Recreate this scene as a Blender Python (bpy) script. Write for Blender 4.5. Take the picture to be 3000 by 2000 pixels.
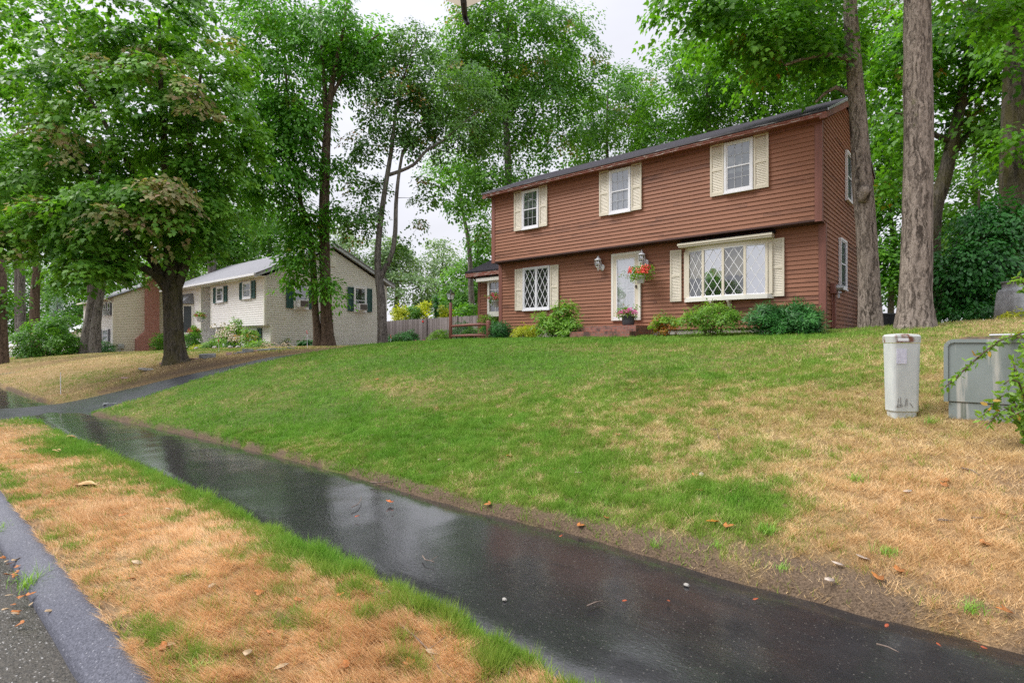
import bpy, bmesh, math, random
import numpy as np
from mathutils import Vector, Matrix

sc = bpy.context.scene
for o in list(bpy.data.objects):
    bpy.data.objects.remove(o)
C = sc.collection

# ------------------------------------------------------------------ camera, sky, sun, exposure
YAW = math.radians(40.9)
CAMZ = 1.6
cam_d = bpy.data.cameras.new('camera')
cam = bpy.data.objects.new('camera', cam_d)
C.objects.link(cam)
cam.location = (0, 0, CAMZ)
cam.rotation_euler = (math.radians(90.14), 0, YAW)
cam_d.sensor_width = 36.0
cam_d.lens = 19.25
cam_d.clip_start = 0.05
cam_d.clip_end = 3000
sc.camera = cam

SUN_EL, SUN_AZ = math.radians(52), math.radians(232)      # azimuth measured from +Y towards +X
w = bpy.data.worlds.new('World')
sc.world = w
w.use_nodes = True
wt = w.node_tree
wt.nodes.clear()
wo = wt.nodes.new('ShaderNodeOutputWorld')
bg = wt.nodes.new('ShaderNodeBackground')
bg.inputs['Strength'].default_value = 0.1
sky = wt.nodes.new('ShaderNodeTexSky')
sky.sky_type = 'NISHITA'
sky.sun_disc = False
sky.sun_elevation = SUN_EL
sky.sun_rotation = SUN_AZ
sky.air_density = 2.0
sky.dust_density = 4.0
# overcast layer: brighter overhead than near the horizon, faint cloud structure
tc = wt.nodes.new('ShaderNodeTexCoord')
sx = wt.nodes.new('ShaderNodeSeparateXYZ')
wt.links.new(tc.outputs['Generated'], sx.inputs[0])
mr = wt.nodes.new('ShaderNodeMapRange')
mr.interpolation_type = 'SMOOTHSTEP'
mr.inputs['From Min'].default_value = 0.5
mr.inputs['From Max'].default_value = 1.0
mr.inputs['To Min'].default_value = 6.5
mr.inputs['To Max'].default_value = 17.0
wt.links.new(sx.outputs['Z'], mr.inputs['Value'])
nz = wt.nodes.new('ShaderNodeTexNoise')
nz.inputs['Scale'].default_value = 3.0
nz.inputs['Detail'].default_value = 4.0
mp = wt.nodes.new('ShaderNodeMapping')
mp.inputs['Scale'].default_value = (1, 1, 3)
wt.links.new(tc.outputs['Generated'], mp.inputs['Vector'])
wt.links.new(mp.outputs['Vector'], nz.inputs['Vector'])
m2 = wt.nodes.new('ShaderNodeMapRange')
m2.inputs['From Min'].default_value = 0.3
m2.inputs['From Max'].default_value = 0.7
m2.inputs['To Min'].default_value = 0.9
m2.inputs['To Max'].default_value = 1.08
wt.links.new(nz.outputs['Fac'], m2.inputs['Value'])
mu = wt.nodes.new('ShaderNodeMath')
mu.operation = 'MULTIPLY'
wt.links.new(mr.outputs['Result'], mu.inputs[0])
wt.links.new(m2.outputs['Result'], mu.inputs[1])
cl = wt.nodes.new('ShaderNodeVectorMath')
cl.operation = 'SCALE'
cl.inputs[0].default_value = (0.965, 0.97, 1.06)
wt.links.new(mu.outputs[0], cl.inputs['Scale'])
mxw = wt.nodes.new('ShaderNodeMixRGB')
mxw.inputs['Fac'].default_value = 0.93
wt.links.new(sky.outputs['Color'], mxw.inputs['Color1'])
wt.links.new(cl.outputs['Vector'], mxw.inputs['Color2'])
wt.links.new(mxw.outputs['Color'], bg.inputs['Color'])
wt.links.new(bg.outputs[0], wo.inputs[0])

sun_d = bpy.data.lights.new('sun', 'SUN')
sun_d.energy = 2.6
sun_d.angle = math.radians(30)
sun_d.color = (1.0, 0.97, 0.92)
sun = bpy.data.objects.new('sun', sun_d)
C.objects.link(sun)
sd = Vector((math.sin(SUN_AZ) * math.cos(SUN_EL), math.cos(SUN_AZ) * math.cos(SUN_EL), math.sin(SUN_EL)))
sun.rotation_euler = (-sd).to_track_quat('-Z', 'Y').to_euler()
sun.location = (0, -20, 40)

sc.view_settings.view_transform = 'Standard'
sc.view_settings.look = 'None'
sc.view_settings.exposure = 0.62
sc.view_settings.gamma = 1.0
sc.cycles.use_denoising = False
sc.cycles.max_bounces = 7
sc.cycles.diffuse_bounces = 3
sc.cycles.glossy_bounces = 3
sc.cycles.transmission_bounces = 4
sc.cycles.transparent_max_bounces = 12
sc.cycles.volume_bounces = 0
sc.cycles.caustics_reflective = False
sc.cycles.caustics_refractive = False

# ------------------------------------------------------------------ helpers
CY, SY = math.cos(YAW), math.sin(YAW)
def at(px, py, d):
    """a point seen in the photograph at distance d along the view, as a place in the street's own axes"""
    x = (px - 1500) / 1604.0 * d
    return Vector((CY * x - SY * d, SY * x + CY * d, CAMZ + (1004 - py) / 1604.0 * d))
def camd(x, y):
    return -SY * x + CY * y

WL = {}          # world location of every parent
def wloc(o):
    return WL.get(o.name, Vector((0, 0, 0))) if o else Vector((0, 0, 0))
def tag(o, label=None, cat=None, group=None, kind=None):
    if label: o['label'] = label
    if cat: o['category'] = cat
    if group: o['group'] = group
    if kind: o['kind'] = kind
    return o
def thing(name, label, cat, loc=(0, 0, 0), rz=0.0, group=None):
    o = bpy.data.objects.new(name, None)
    C.objects.link(o)
    o.location = loc
    o.rotation_euler = (0, 0, rz)
    o.empty_display_size = 0.2
    WL[o.name] = Vector(loc)
    return tag(o, label, cat, group)
def copy_tree(o, parent=None):
    c = o.copy()
    C.objects.link(c)
    c.parent = parent
    for ch in list(o.children):
        copy_tree(ch, c)
    return c
def dup(o, loc, rz=0.0, label=None, scale=None):
    c = copy_tree(o)
    c.location = loc
    c.rotation_euler = (0, 0, rz)
    if label: c['label'] = label
    if scale: c.scale = scale
    return c
def link_mesh(name, me, m, parent=None, smooth=False):
    me.materials.append(m)
    o = bpy.data.objects.new(name, me)
    C.objects.link(o)
    if parent:
        o.parent = parent
        WL[o.name] = wloc(parent)
    if smooth:
        me.polygons.foreach_set('use_smooth', [True] * len(me.polygons))
    return o

def front(yc):      # wall facing the street: u along x, v up, w out of the wall
    return lambda u, v, w: (u, yc - w, v)
def side(xc):       # wall facing right: u along y
    return lambda u, v, w: (xc + w, u, v)
IDT = lambda u, v, w: (u, v, w)

class MB:
    def __init__(self, T=IDT):
        self.v, self.f, self.a = [], [], []
        self.T = T
        self.val = 0.5
    def add(self, vs, fs, T=None):
        T = T or self.T
        b = len(self.v)
        self.v += [T(*p) for p in vs]
        for f in fs:
            self.f.append([b + i for i in f])
            self.a.append(self.val)
        return self
    def box(self, x0, x1, y0, y1, z0, z1):
        vs = [(x, y, z) for x in (x0, x1) for y in (y0, y1) for z in (z0, z1)]
        return self.add(vs, [(0, 1, 3, 2), (4, 6, 7, 5), (0, 4, 5, 1), (2, 3, 7, 6), (0, 2, 6, 4), (1, 5, 7, 3)])
    def quad(self, *p):
        return self.add(list(p), [tuple(range(len(p)))])
    def prism(self, poly, w0, w1, flip=False):
        """poly in u,v extruded between w0 and w1"""
        n = len(poly)
        vs = [(u, v, w0) for u, v in poly] + [(u, v, w1) for u, v in poly]
        fs = [tuple(range(n))[::-1], tuple(range(n, 2 * n))] + [(i, (i + 1) % n, n + (i + 1) % n, n + i) for i in range(n)]
        return self.add(vs, fs)
    def tube(self, pts, rs, n=8, caps=True):
        pts = [Vector(p) for p in pts]
        if not hasattr(rs, '__len__'): rs = [rs] * len(pts)
        vs = []
        ref = None
        for i, p in enumerate(pts):
            d = (pts[min(i + 1, len(pts) - 1)] - pts[max(i - 1, 0)]).normalized()
            if ref is None:
                ref = d.orthogonal().normalized()
            ref = (ref - d * ref.dot(d)).normalized()
            b = d.cross(ref)
            for k in range(n):
                a = 2 * math.pi * k / n
                vs.append(tuple(p + (ref * math.cos(a) + b * math.sin(a)) * rs[i]))
        fs = [(i * n + k, i * n + (k + 1) % n, (i + 1) * n + (k + 1) % n, (i + 1) * n + k) for i in range(len(pts) - 1) for k in range(n)]
        if caps:
            fs += [tuple(range(n))[::-1], tuple(range((len(pts) - 1) * n, len(pts) * n))]
        return self.add(vs, fs)
    def lathe(self, prof, n=20, c=(0, 0, 0)):
        """prof: (r, z)"""
        vs = [(c[0] + r * math.cos(2 * math.pi * k / n), c[1] + r * math.sin(2 * math.pi * k / n), c[2] + z) for r, z in prof for k in range(n)]
        fs = [(i * n + k, i * n + (k + 1) % n, (i + 1) * n + (k + 1) % n, (i + 1) * n + k) for i in range(len(prof) - 1) for k in range(n)]
        fs += [tuple(range(n))[::-1], tuple(range((len(prof) - 1) * n, len(prof) * n))]
        return self.add(vs, fs)
    def build(self, name, m, parent=None, smooth=False, world=True, bevel=0.0):
        off = wloc(parent) if (parent and world) else Vector((0, 0, 0))
        me = bpy.data.meshes.new(name)
        me.from_pydata([(x - off.x, y - off.y, z - off.z) for x, y, z in self.v], [], self.f)
        at_ = me.attributes.new('v', 'FLOAT', 'FACE')
        at_.data.foreach_set('value', self.a)
        o = link_mesh(name, me, m, parent, smooth)
        if bevel:
            b = o.modifiers.new('bevel', 'BEVEL')
            b.width = bevel
            b.segments = 2
            b.limit_method = 'ANGLE'
        return o

def np_mesh(name, co, faces_flat, sizes, attrs=None):
    """fast mesh: co (N,3), flat vertex indices, polygon sizes"""
    me = bpy.data.meshes.new(name)
    me.vertices.add(len(co))
    me.vertices.foreach_set('co', np.asarray(co, np.float32).ravel())
    me.loops.add(len(faces_flat))
    me.loops.foreach_set('vertex_index', np.asarray(faces_flat, np.int32))
    me.polygons.add(len(sizes))
    st = np.zeros(len(sizes), np.int32)
    st[1:] = np.cumsum(sizes)[:-1]
    me.polygons.foreach_set('loop_start', st)
    me.update(calc_edges=True)
    for k, a in (attrs or {}).items():
        dom = 'FACE' if len(a) == len(sizes) else 'POINT'
        t = me.attributes.new(k, 'FLOAT', dom)
        t.data.foreach_set('value', np.asarray(a, np.float32))
    return me

# ------------------------------------------------------------------ materials
def nodes(name):
    m = bpy.data.materials.new(name)
    m.use_nodes = True
    nt = m.node_tree
    b = nt.nodes['Principled BSDF']
    return m, nt, b
def N(nt, t, **k):
    n = nt.nodes.new(t)
    for a, v in k.items():
        if a in n.inputs: n.inputs[a].default_value = v
        else: setattr(n, a, v)
    return n
def coords(nt, stretch=(1, 1, 1), kind='Object'):
    t = N(nt, 'ShaderNodeTexCoord')
    mp_ = N(nt, 'ShaderNodeMapping')
    mp_.inputs['Scale'].default_value = stretch
    nt.links.new(t.outputs[kind], mp_.inputs['Vector'])
    return mp_.outputs['Vector']
def rgba(c): return (c[0], c[1], c[2], 1)
def ramp(nt, fac, stops):
    r = N(nt, 'ShaderNodeValToRGB')
    e = r.color_ramp.elements
    while len(e) < len(stops): e.new(0.5)
    for x, (p, c) in zip(e, stops):
        x.position = p
        x.color = rgba(c) if hasattr(c, '__len__') else (c, c, c, 1)
    nt.links.new(fac, r.inputs['Fac'])
    return r.outputs['Color']
def mix(nt, fac, a, b, mode='MIX'):
    x = N(nt, 'ShaderNodeMixRGB', blend_type=mode)
    for s, v in ((x.inputs['Fac'], fac), (x.inputs['Color1'], a), (x.inputs['Color2'], b)):
        if hasattr(v, 'is_linked'): nt.links.new(v, s)
        elif hasattr(v, '__len__'): s.default_value = rgba(v)
        else: s.default_value = v
    return x.outputs['Color']
def bump(nt, b, h, strength=0.3, dist=0.02):
    n = N(nt, 'ShaderNodeBump')
    n.inputs['Strength'].default_value = strength
    n.inputs['Distance'].default_value = dist
    nt.links.new(h, n.inputs['Height'])
    nt.links.new(n.outputs['Normal'], b.inputs['Normal'])
def noise(nt, vec, scale, detail=4.0, rough=0.55):
    n = N(nt, 'ShaderNodeTexNoise')
    n.inputs['Scale'].default_value = scale
    n.inputs['Detail'].default_value = detail
    n.inputs['Roughness'].default_value = rough
    nt.links.new(vec, n.inputs['Vector'])
    return n.outputs['Fac']
def attr(nt, name):
    return N(nt, 'ShaderNodeAttribute', attribute_name=name).outputs['Fac']

def mat(name, c1, c2=None, rough=0.6, scale=4.0, stretch=(1, 1, 1), bmp=0.0, bscale=None, spec=0.5, metal=0.0, lo=0.35, hi=0.65, use_v=0.0):
    """noise between two colours, optional per-piece variation from the face value v"""
    m, nt, b = nodes(name)
    vec = coords(nt, stretch)
    c2 = c2 or tuple(x * 0.8 for x in c1)
    f = noise(nt, vec, scale)
    if use_v:
        add = N(nt, 'ShaderNodeMath', operation='MULTIPLY_ADD')
        nt.links.new(attr(nt, 'v'), add.inputs[0])
        add.inputs[1].default_value = use_v
        sb = N(nt, 'ShaderNodeMath', operation='ADD')
        nt.links.new(f, sb.inputs[0])
        sb.inputs[1].default_value = -0.5 * use_v
        nt.links.new(sb.outputs[0], add.inputs[2])
        f = add.outputs[0]
    col = ramp(nt, f, [(lo, c1), (hi, c2)])
    nt.links.new(col, b.inputs['Base Color'])
    b.inputs['Roughness'].default_value = rough
    b.inputs['Specular IOR Level'].default_value = spec
    b.inputs['Metallic'].default_value = metal
    if bmp:
        bump(nt, b, noise(nt, vec, bscale or scale * 4), bmp)
    return m

GAIN = 1.6
def leaf_mat(name, dark, light, accent, trans=0.35, rough=0.45, spec=0.35):
    m, nt, b = nodes(name)
    v = attr(nt, 'v')
    dark, light = tuple(x * GAIN for x in dark), tuple(x * GAIN for x in light)
    col = ramp(nt, v, [(0.0, dark), (0.5, tuple((a + c) / 2 for a, c in zip(dark, light))), (1.0, light)])
    col = mix(nt, attr(nt, 'a'), col, accent)
    nt.links.new(col, b.inputs['Base Color'])
    b.inputs['Roughness'].default_value = rough
    b.inputs['Specular IOR Level'].default_value = spec
    tr = N(nt, 'ShaderNodeBsdfTranslucent')
    tcol = mix(nt, 1.0, col, (1.25, 1.25, 0.6), 'MULTIPLY')
    nt.links.new(tcol, tr.inputs['Color'])
    ms = N(nt, 'ShaderNodeMixShader')
    ms.inputs['Fac'].default_value = min(.6, trans * 1.4)
    nt.links.new(b.outputs[0], ms.inputs[1])
    nt.links.new(tr.outputs[0], ms.inputs[2])
    nt.links.new(ms.outputs[0], nt.nodes['Material Output'].inputs['Surface'])
    return m

def bark_mat(name, c1, c2, moss=None, scale=9.0, moss_lo=0.55, moss_hi=0.68):
    """furrowed bark: long broken ridges, paler plates, moss and lichen blotches"""
    m, nt, b = nodes(name)
    vec = coords(nt, (1, 1, 0.12))
    wrp = N(nt, 'ShaderNodeTexNoise')
    wrp.inputs['Scale'].default_value = 5.0
    wrp.inputs['Detail'].default_value = 4.0
    nt.links.new(coords(nt, (1, 1, 0.6)), wrp.inputs['Vector'])
    ad = N(nt, 'ShaderNodeMixRGB', blend_type='ADD')
    ad.inputs['Fac'].default_value = 0.22
    nt.links.new(vec, ad.inputs['Color1'])
    nt.links.new(wrp.outputs['Color'], ad.inputs['Color2'])
    f = noise(nt, ad.outputs['Color'], scale * 2.6, 8.0, 0.72)
    g = noise(nt, ad.outputs['Color'], scale * 0.9, 4.0, 0.6)
    h = mix(nt, 0.35, f, g)
    furrow = ramp(nt, h, [(0.41, 0.0), (0.53, 1.0)])
    col = ramp(nt, f, [(0.32, c1), (0.66, c2)])
    col = mix(nt, furrow, tuple(x * 0.36 for x in c1), col)
    if moss:
        big = noise(nt, coords(nt, (1, 1, 0.45)), 2.4, 6.0, 0.75)
        mk = ramp(nt, big, [(moss_lo, 0.0), (moss_hi, 0.7)])
        col = mix(nt, mk, col, moss)
    nt.links.new(col, b.inputs['Base Color'])
    b.inputs['Roughness'].default_value = 0.85
    b.inputs['Specular IOR Level'].default_value = 0.2
    bump(nt, b, h, 1.0, 0.06)
    return m

def siding_mat(name, dark, light, rough=0.6):
    m, nt, b = nodes(name)
    vec = coords(nt, (1.2, 1.2, 14))
    f = noise(nt, vec, 2.0, 6.0, 0.6)
    big = noise(nt, coords(nt, (0.35, 0.35, 1.1)), 1.3, 3.0)
    s = N(nt, 'ShaderNodeMath', operation='MULTIPLY_ADD')
    nt.links.new(attr(nt, 'v'), s.inputs[0])
    s.inputs[1].default_value = 0.55
    nt.links.new(f, s.inputs[2])
    s2 = N(nt, 'ShaderNodeMath', operation='MULTIPLY_ADD')
    nt.links.new(big, s2.inputs[0])
    s2.inputs[1].default_value = 0.6
    nt.links.new(s.outputs[0], s2.inputs[2])
    col = ramp(nt, s2.outputs[0], [(0.55, dark), (1.35, light)]) if False else ramp(nt, s2.outputs[0], [(0.70, dark), (1.02, light)])
    nt.links.new(col, b.inputs['Base Color'])
    b.inputs['Roughness'].default_value = rough
    b.inputs['Specular IOR Level'].default_value = 0.35
    bump(nt, b, f, 0.15, 0.004)
    return m

def brick_mat(name, c1, c2, mortar, bw=0.2, bh=0.067, stain=None):
    m, nt, b = nodes(name)
    t = N(nt, 'ShaderNodeTexCoord')
    s = N(nt, 'ShaderNodeSeparateXYZ')
    nt.links.new(t.outputs['Object'], s.inputs[0])
    ad = N(nt, 'ShaderNodeMath', operation='ADD')
    nt.links.new(s.outputs['X'], ad.inputs[0])
    nt.links.new(s.outputs['Y'], ad.inputs[1])
    cb = N(nt, 'ShaderNodeCombineXYZ')
    nt.links.new(ad.outputs[0], cb.inputs['X'])
    nt.links.new(s.outputs['Z'], cb.inputs['Y'])
    br = N(nt, 'ShaderNodeTexBrick')
    br.inputs['Scale'].default_value = 1.0
    br.inputs['Brick Width'].default_value = bw
    br.inputs['Row Height'].default_value = bh
    br.inputs['Mortar Size'].default_value = 0.007
    br.inputs['Color1'].default_value = rgba(c1)
    br.inputs['Color2'].default_value = rgba(c2)
    br.inputs['Mortar'].default_value = rgba(mortar)
    nt.links.new(cb.outputs[0], br.inputs['Vector'])
    col = br.outputs['Color']
    if stain:
        k = ramp(nt, noise(nt, coords(nt), 3.5, 5.0, 0.7), [(0.48, 0.0), (0.62, 0.85)])
        col = mix(nt, k, col, stain)
    nt.links.new(col, b.inputs['Base Color'])
    b.inputs['Roughness'].default_value = 0.7
    bump(nt, b, br.outputs['Fac'], -0.4, 0.01)
    return m

def glass_mat(name, fac, tint=(0.95, 0.97, 1.0), wob=0.02):
    m, nt, b = nodes(name)
    nt.nodes.remove(b)
    tr = N(nt, 'ShaderNodeBsdfTransparent')
    tr.inputs['Color'].default_value = rgba((0.85, 0.87, 0.87))
    gl = N(nt, 'ShaderNodeBsdfGlossy')
    gl.inputs['Roughness'].default_value = 0.015
    gl.inputs['Color'].default_value = rgba(tint)
    nb = N(nt, 'ShaderNodeBump')
    nb.inputs['Strength'].default_value = wob
    nb.inputs['Distance'].default_value = 0.05
    nt.links.new(noise(nt, coords(nt), 2.5, 1.0), nb.inputs['Height'])
    nt.links.new(nb.outputs['Normal'], gl.inputs['Normal'])
    ms = N(nt, 'ShaderNodeMixShader')
    ms.inputs['Fac'].default_value = fac
    nt.links.new(tr.outputs[0], ms.inputs[1])
    nt.links.new(gl.outputs[0], ms.inputs[2])
    nt.links.new(ms.outputs[0], nt.nodes['Material Output'].inputs['Surface'])
    return m

M = {}
M['brown_siding'] = siding_mat('brown_siding', (0.100, 0.039, 0.024), (0.285, 0.122, 0.070))
M['brown_trim'] = mat('brown_trim', (0.19, 0.070, 0.050), (0.26, 0.10, 0.075), 0.55, 3, (6, 6, 0.4))
M['brown_dark'] = mat('brown_dark', (0.05, 0.022, 0.018), (0.08, 0.03, 0.025), 0.7)
M['peel'] = mat('peeling_fascia', (0.26, 0.085, 0.06), (0.62, 0.55, 0.50), 0.6, 16, (0.3, 1, 4), lo=0.56, hi=0.62)
M['cream'] = mat('cream_paint', (0.64, 0.58, 0.47), (0.70, 0.64, 0.53), 0.5, 2)
M['white'] = mat('white_paint', (0.80, 0.80, 0.84), (0.74, 0.74, 0.78), 0.45, 2)
M['white_warm'] = mat('white_warm', (0.80, 0.78, 0.72), (0.74, 0.72, 0.66), 0.5, 2)
M['shingle'] = mat('grey_shingle', (0.022, 0.021, 0.027), (0.065, 0.060, 0.070), 0.95, 30, (1, 1, 1), 0.4, 60, spec=.1)
M['edge_metal'] = mat('tarnished_edge', (.05, .045, .05), (.40, .40, .44), .6, 7, (.25, 1, 3), lo=.56, hi=.64)
M['shingle_pale'] = mat('pale_shingle', (0.15, 0.15, 0.17), (0.24, 0.24, 0.26), 0.85, 9, (0.4, 4, 4), 0.3, 40)
M['concrete'] = mat('concrete', (0.36, 0.33, 0.30), (0.46, 0.43, 0.39), 0.85, 6, bmp=0.2)
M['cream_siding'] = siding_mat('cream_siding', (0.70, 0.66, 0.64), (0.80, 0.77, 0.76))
M['cream_side'] = siding_mat('dull_cream_siding', (0.50, 0.48, 0.41), (0.68, 0.66, 0.61))  # duller and yellower tone than the front siding
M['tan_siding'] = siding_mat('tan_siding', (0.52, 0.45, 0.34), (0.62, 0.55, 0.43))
M['green_shutter'] = mat('green_shutter', (0.015, 0.065, 0.06), (0.02, 0.085, 0.075), 0.5, 3, (1, 1, 30))
M['grey_shutter'] = mat('grey_shutter', (0.10, 0.10, 0.13), (0.14, 0.14, 0.17), 0.5)
M['brick'] = brick_mat('red_brick', (0.27, 0.075, 0.05), (0.36, 0.12, 0.085), (0.42, 0.33, 0.28), 0.22, 0.075)
M['brick_old'] = brick_mat('stained_brick', (0.33, 0.11, 0.075), (0.24, 0.10, 0.075), (0.20, 0.16, 0.14), 0.2, 0.067, (0.05, 0.035, 0.03))
M['dark'] = mat('dark_interior', (0.02, 0.022, 0.022), (0.05, 0.05, 0.045), 0.8, 2)  # darkness of unlit rooms, painted on flat sheets behind the glass
M['blind'] = mat('beige_blind', (0.30, 0.26, 0.18), (0.36, 0.31, 0.22), 0.8, 2)
M['lace'] = mat('lace_curtain', (0.24, 0.25, 0.29), (0.36, 0.37, 0.41), 0.8, 9, (3, 3, 0.5))
M['lace_grey'] = mat('grey_lace', (0.10, 0.115, 0.115), (0.26, 0.27, 0.265), 0.8, 5, (1.5, 1.5, 1), lo=0.45, hi=0.62)
M['screen'] = mat('insect_screen', (0.03, 0.04, 0.045), (0.05, 0.06, 0.065), 0.6, 30)
M['grid'] = mat('window_grid', (0.40, 0.41, 0.44), (0.46, 0.47, 0.50), 0.5, 4)
M['glass'] = glass_mat('window_glass', 0.20)
M['glass_bright'] = glass_mat('mirror_window_glass', 0.58, wob=0.05)
M['glass_mid'] = glass_mat('storm_glass', 0.38, wob=0.05)
M['glass_dark'] = glass_mat('screened_glass', 0.10)
M['lamp_glass'] = glass_mat('lantern_glass', 0.35)
M['black'] = mat('black_metal', (0.015, 0.015, 0.018), (0.03, 0.03, 0.033), 0.4)
M['steel'] = mat('galvanised_steel', (0.42, 0.43, 0.45), (0.50, 0.51, 0.53), 0.4, 5, metal=0.6)
M['ac_grey'] = mat('ac_grille', (0.10, 0.085, 0.08), (0.16, 0.14, 0.13), 0.6, 60)
M['red_plastic'] = mat('red_reflector', (0.75, 0.02, 0.02), (0.65, 0.02, 0.02), 0.4)
M['orange_plastic'] = mat('orange_label', (0.75, 0.24, 0.015), (0.60, 0.2, 0.02), 0.5, 20)
M['pot_white'] = mat('white_pot', (0.72, 0.73, 0.80), (0.66, 0.67, 0.74), 0.4)
M['pot_black'] = mat('black_pot', (0.035, 0.037, 0.045), (0.06, 0.06, 0.07), 0.5)
M['wood_grey'] = mat('weathered_wood', (0.17, 0.145, 0.145), (0.29, 0.255, 0.26), 0.85, 5, (7, 7, 0.5), use_v=0.5)
M['stem'] = mat('stem_bark', (0.07, 0.045, 0.03), (0.13, 0.09, 0.06), 0.8, 12)
M['soil'] = mat('dark_soil', (0.03, 0.02, 0.014), (0.06, 0.04, 0.028), 0.9, 12)
# ------------------------------------------------------------------ the lie of the land
rng = np.random.default_rng(7)
random.seed(7)
_tab = rng.random((256, 256))
def vnoise(x, y, s, o=0):
    x = np.asarray(x, float) * s + 31.7 * o + 500
    y = np.asarray(y, float) * s + 17.3 * o + 500
    xi, yi = np.floor(x).astype(int), np.floor(y).astype(int)
    fx, fy = x - xi, y - yi
    fx, fy = fx * fx * (3 - 2 * fx), fy * fy * (3 - 2 * fy)
    g = lambda i, j: _tab[i % 256, j % 256]
    return (g(xi, yi) * (1 - fx) + g(xi + 1, yi) * fx) * (1 - fy) + (g(xi, yi + 1) * (1 - fx) + g(xi + 1, yi + 1) * fx) * fy
def fnoise(x, y, s, o=0):
    return (vnoise(x, y, s, o) + 0.5 * vnoise(x, y, 2.1 * s, o + 1) + 0.25 * vnoise(x, y, 4.3 * s, o + 2)) / 1.75
def sstep(a, b, x):
    t = np.clip((np.asarray(x, float) - a) / (b - a), 0, 1)
    return t * t * (3 - 2 * t)

LOWX = [-22, -14.8, -10.9, -8.6, -6, -4.6, -3.4, -2.4, -1.4, 0, 40]
LOWY = [1.2, 2.15, 2.14, 2.18, 2.245, 2.21, 2.216, 2.228, 2.15, 2.16, 2.15]
UPX = [-80, -20, -15.4, -10, -7.6, -5.4, -3.8, -2.6, -1.3, 0.2, 40]
UPY = [2.8, 2.95, 3.11, 3.586, 3.728, 3.776, 3.75, 3.87, 3.82, 3.93, 3.95]
def lowE(x): return np.interp(x, LOWX, LOWY)
def upE(x): return np.interp(x, UPX, UPY)
TX = [-90, -70, -59, -45, -30, -20, -15.5, -14, -9, -3, -1, 1, 6, 40]
TZ = [0.3, 0.4, 0.55, 0.95, 1.30, 1.42, 1.62, 1.66, 1.75, 1.84, 1.96, 2.06, 2.2, 2.2]
SR, FR = [0, 1.2, 3.6, 5, 8, 11.3, 14, 400], [0, .14, .40, .57, .82, 1, 1.01, 1.3]
SL, FL = [0, 1, 2, 3.3, 4.8, 6.5, 9, 11.3, 400], [0, .16, .36, .56, .74, .88, .97, 1, 1.3]
def drive_z(y): return np.interp(y, [0, 3.1, 5.8, 8.5, 11, 14, 40], [0, 0, .60, 1.12, 1.38, 1.5, 1.6])
def H(x, y):
    x, y = np.asarray(x, float), np.asarray(y, float)
    T = np.interp(x, TX, TZ)
    up = upE(x) + 0.10 * (vnoise(x, x * 0, 2.2, 5) - 0.5) + 0.05 * (vnoise(x, x * 0, 8, 6) - 0.5)
    lo = lowE(x) + 0.05 * (vnoise(x, x * 0, 3, 8) - 0.5)
    s = np.maximum(y - up, 0)
    k = sstep(-13, -5, x)
    f = np.interp(s, SL, FL) * (1 - k) + np.interp(s, SR, FR) * k
    lawn = T * f + 0.055 * sstep(0, 0.10, y - up) + 0.05 * (fnoise(x, y, 0.8, 3) - 0.5) * sstep(0.2, 1.5, s)
    # the eroded bank by the walk on the right
    lawn = lawn - 0.03 * sstep(0.5, 0.1, s) * sstep(-4, -1, x) * vnoise(x, y, 4, 12)
    # mound round the old maple
    lawn = lawn + 0.10 * np.exp(-((x + 19.9) ** 2 + (y - 6.3) ** 2) / 0.9)
    strip = 0.012 + 0.02 * (fnoise(x, y, 1.6, 4) - 0.5) + 0.02 * np.exp(-((y - 1.5) / 0.4) ** 2)
    z = np.where(y > up, lawn, -0.05)
    z = np.where(y < lo, strip * sstep(0.0, 0.06, lo - y) - 0.05 * (1 - sstep(0.0, 0.06, lo - y)), z)
    z = np.where(y < 0.84, -0.17, z)
    z = np.where(y < -7.3, 0.0, z)
    # driveway cut
    dk = sstep(-19.0, -18.55, x) * sstep(-15.05, -15.5, x) * sstep(0.4, 0.6, y)
    z = z * (1 - dk) + (drive_z(y) - 0.05) * dk
    dk2 = sstep(-37.3, -36.9, x) * sstep(-33.6, -34, x) * sstep(0.4, 0.6, y)
    z = z * (1 - dk2) + (0.55 * drive_z(y) - 0.05) * dk2
    return z
def Hs(x, y): return float(H(np.array([x]), np.array([y]))[0])

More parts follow.
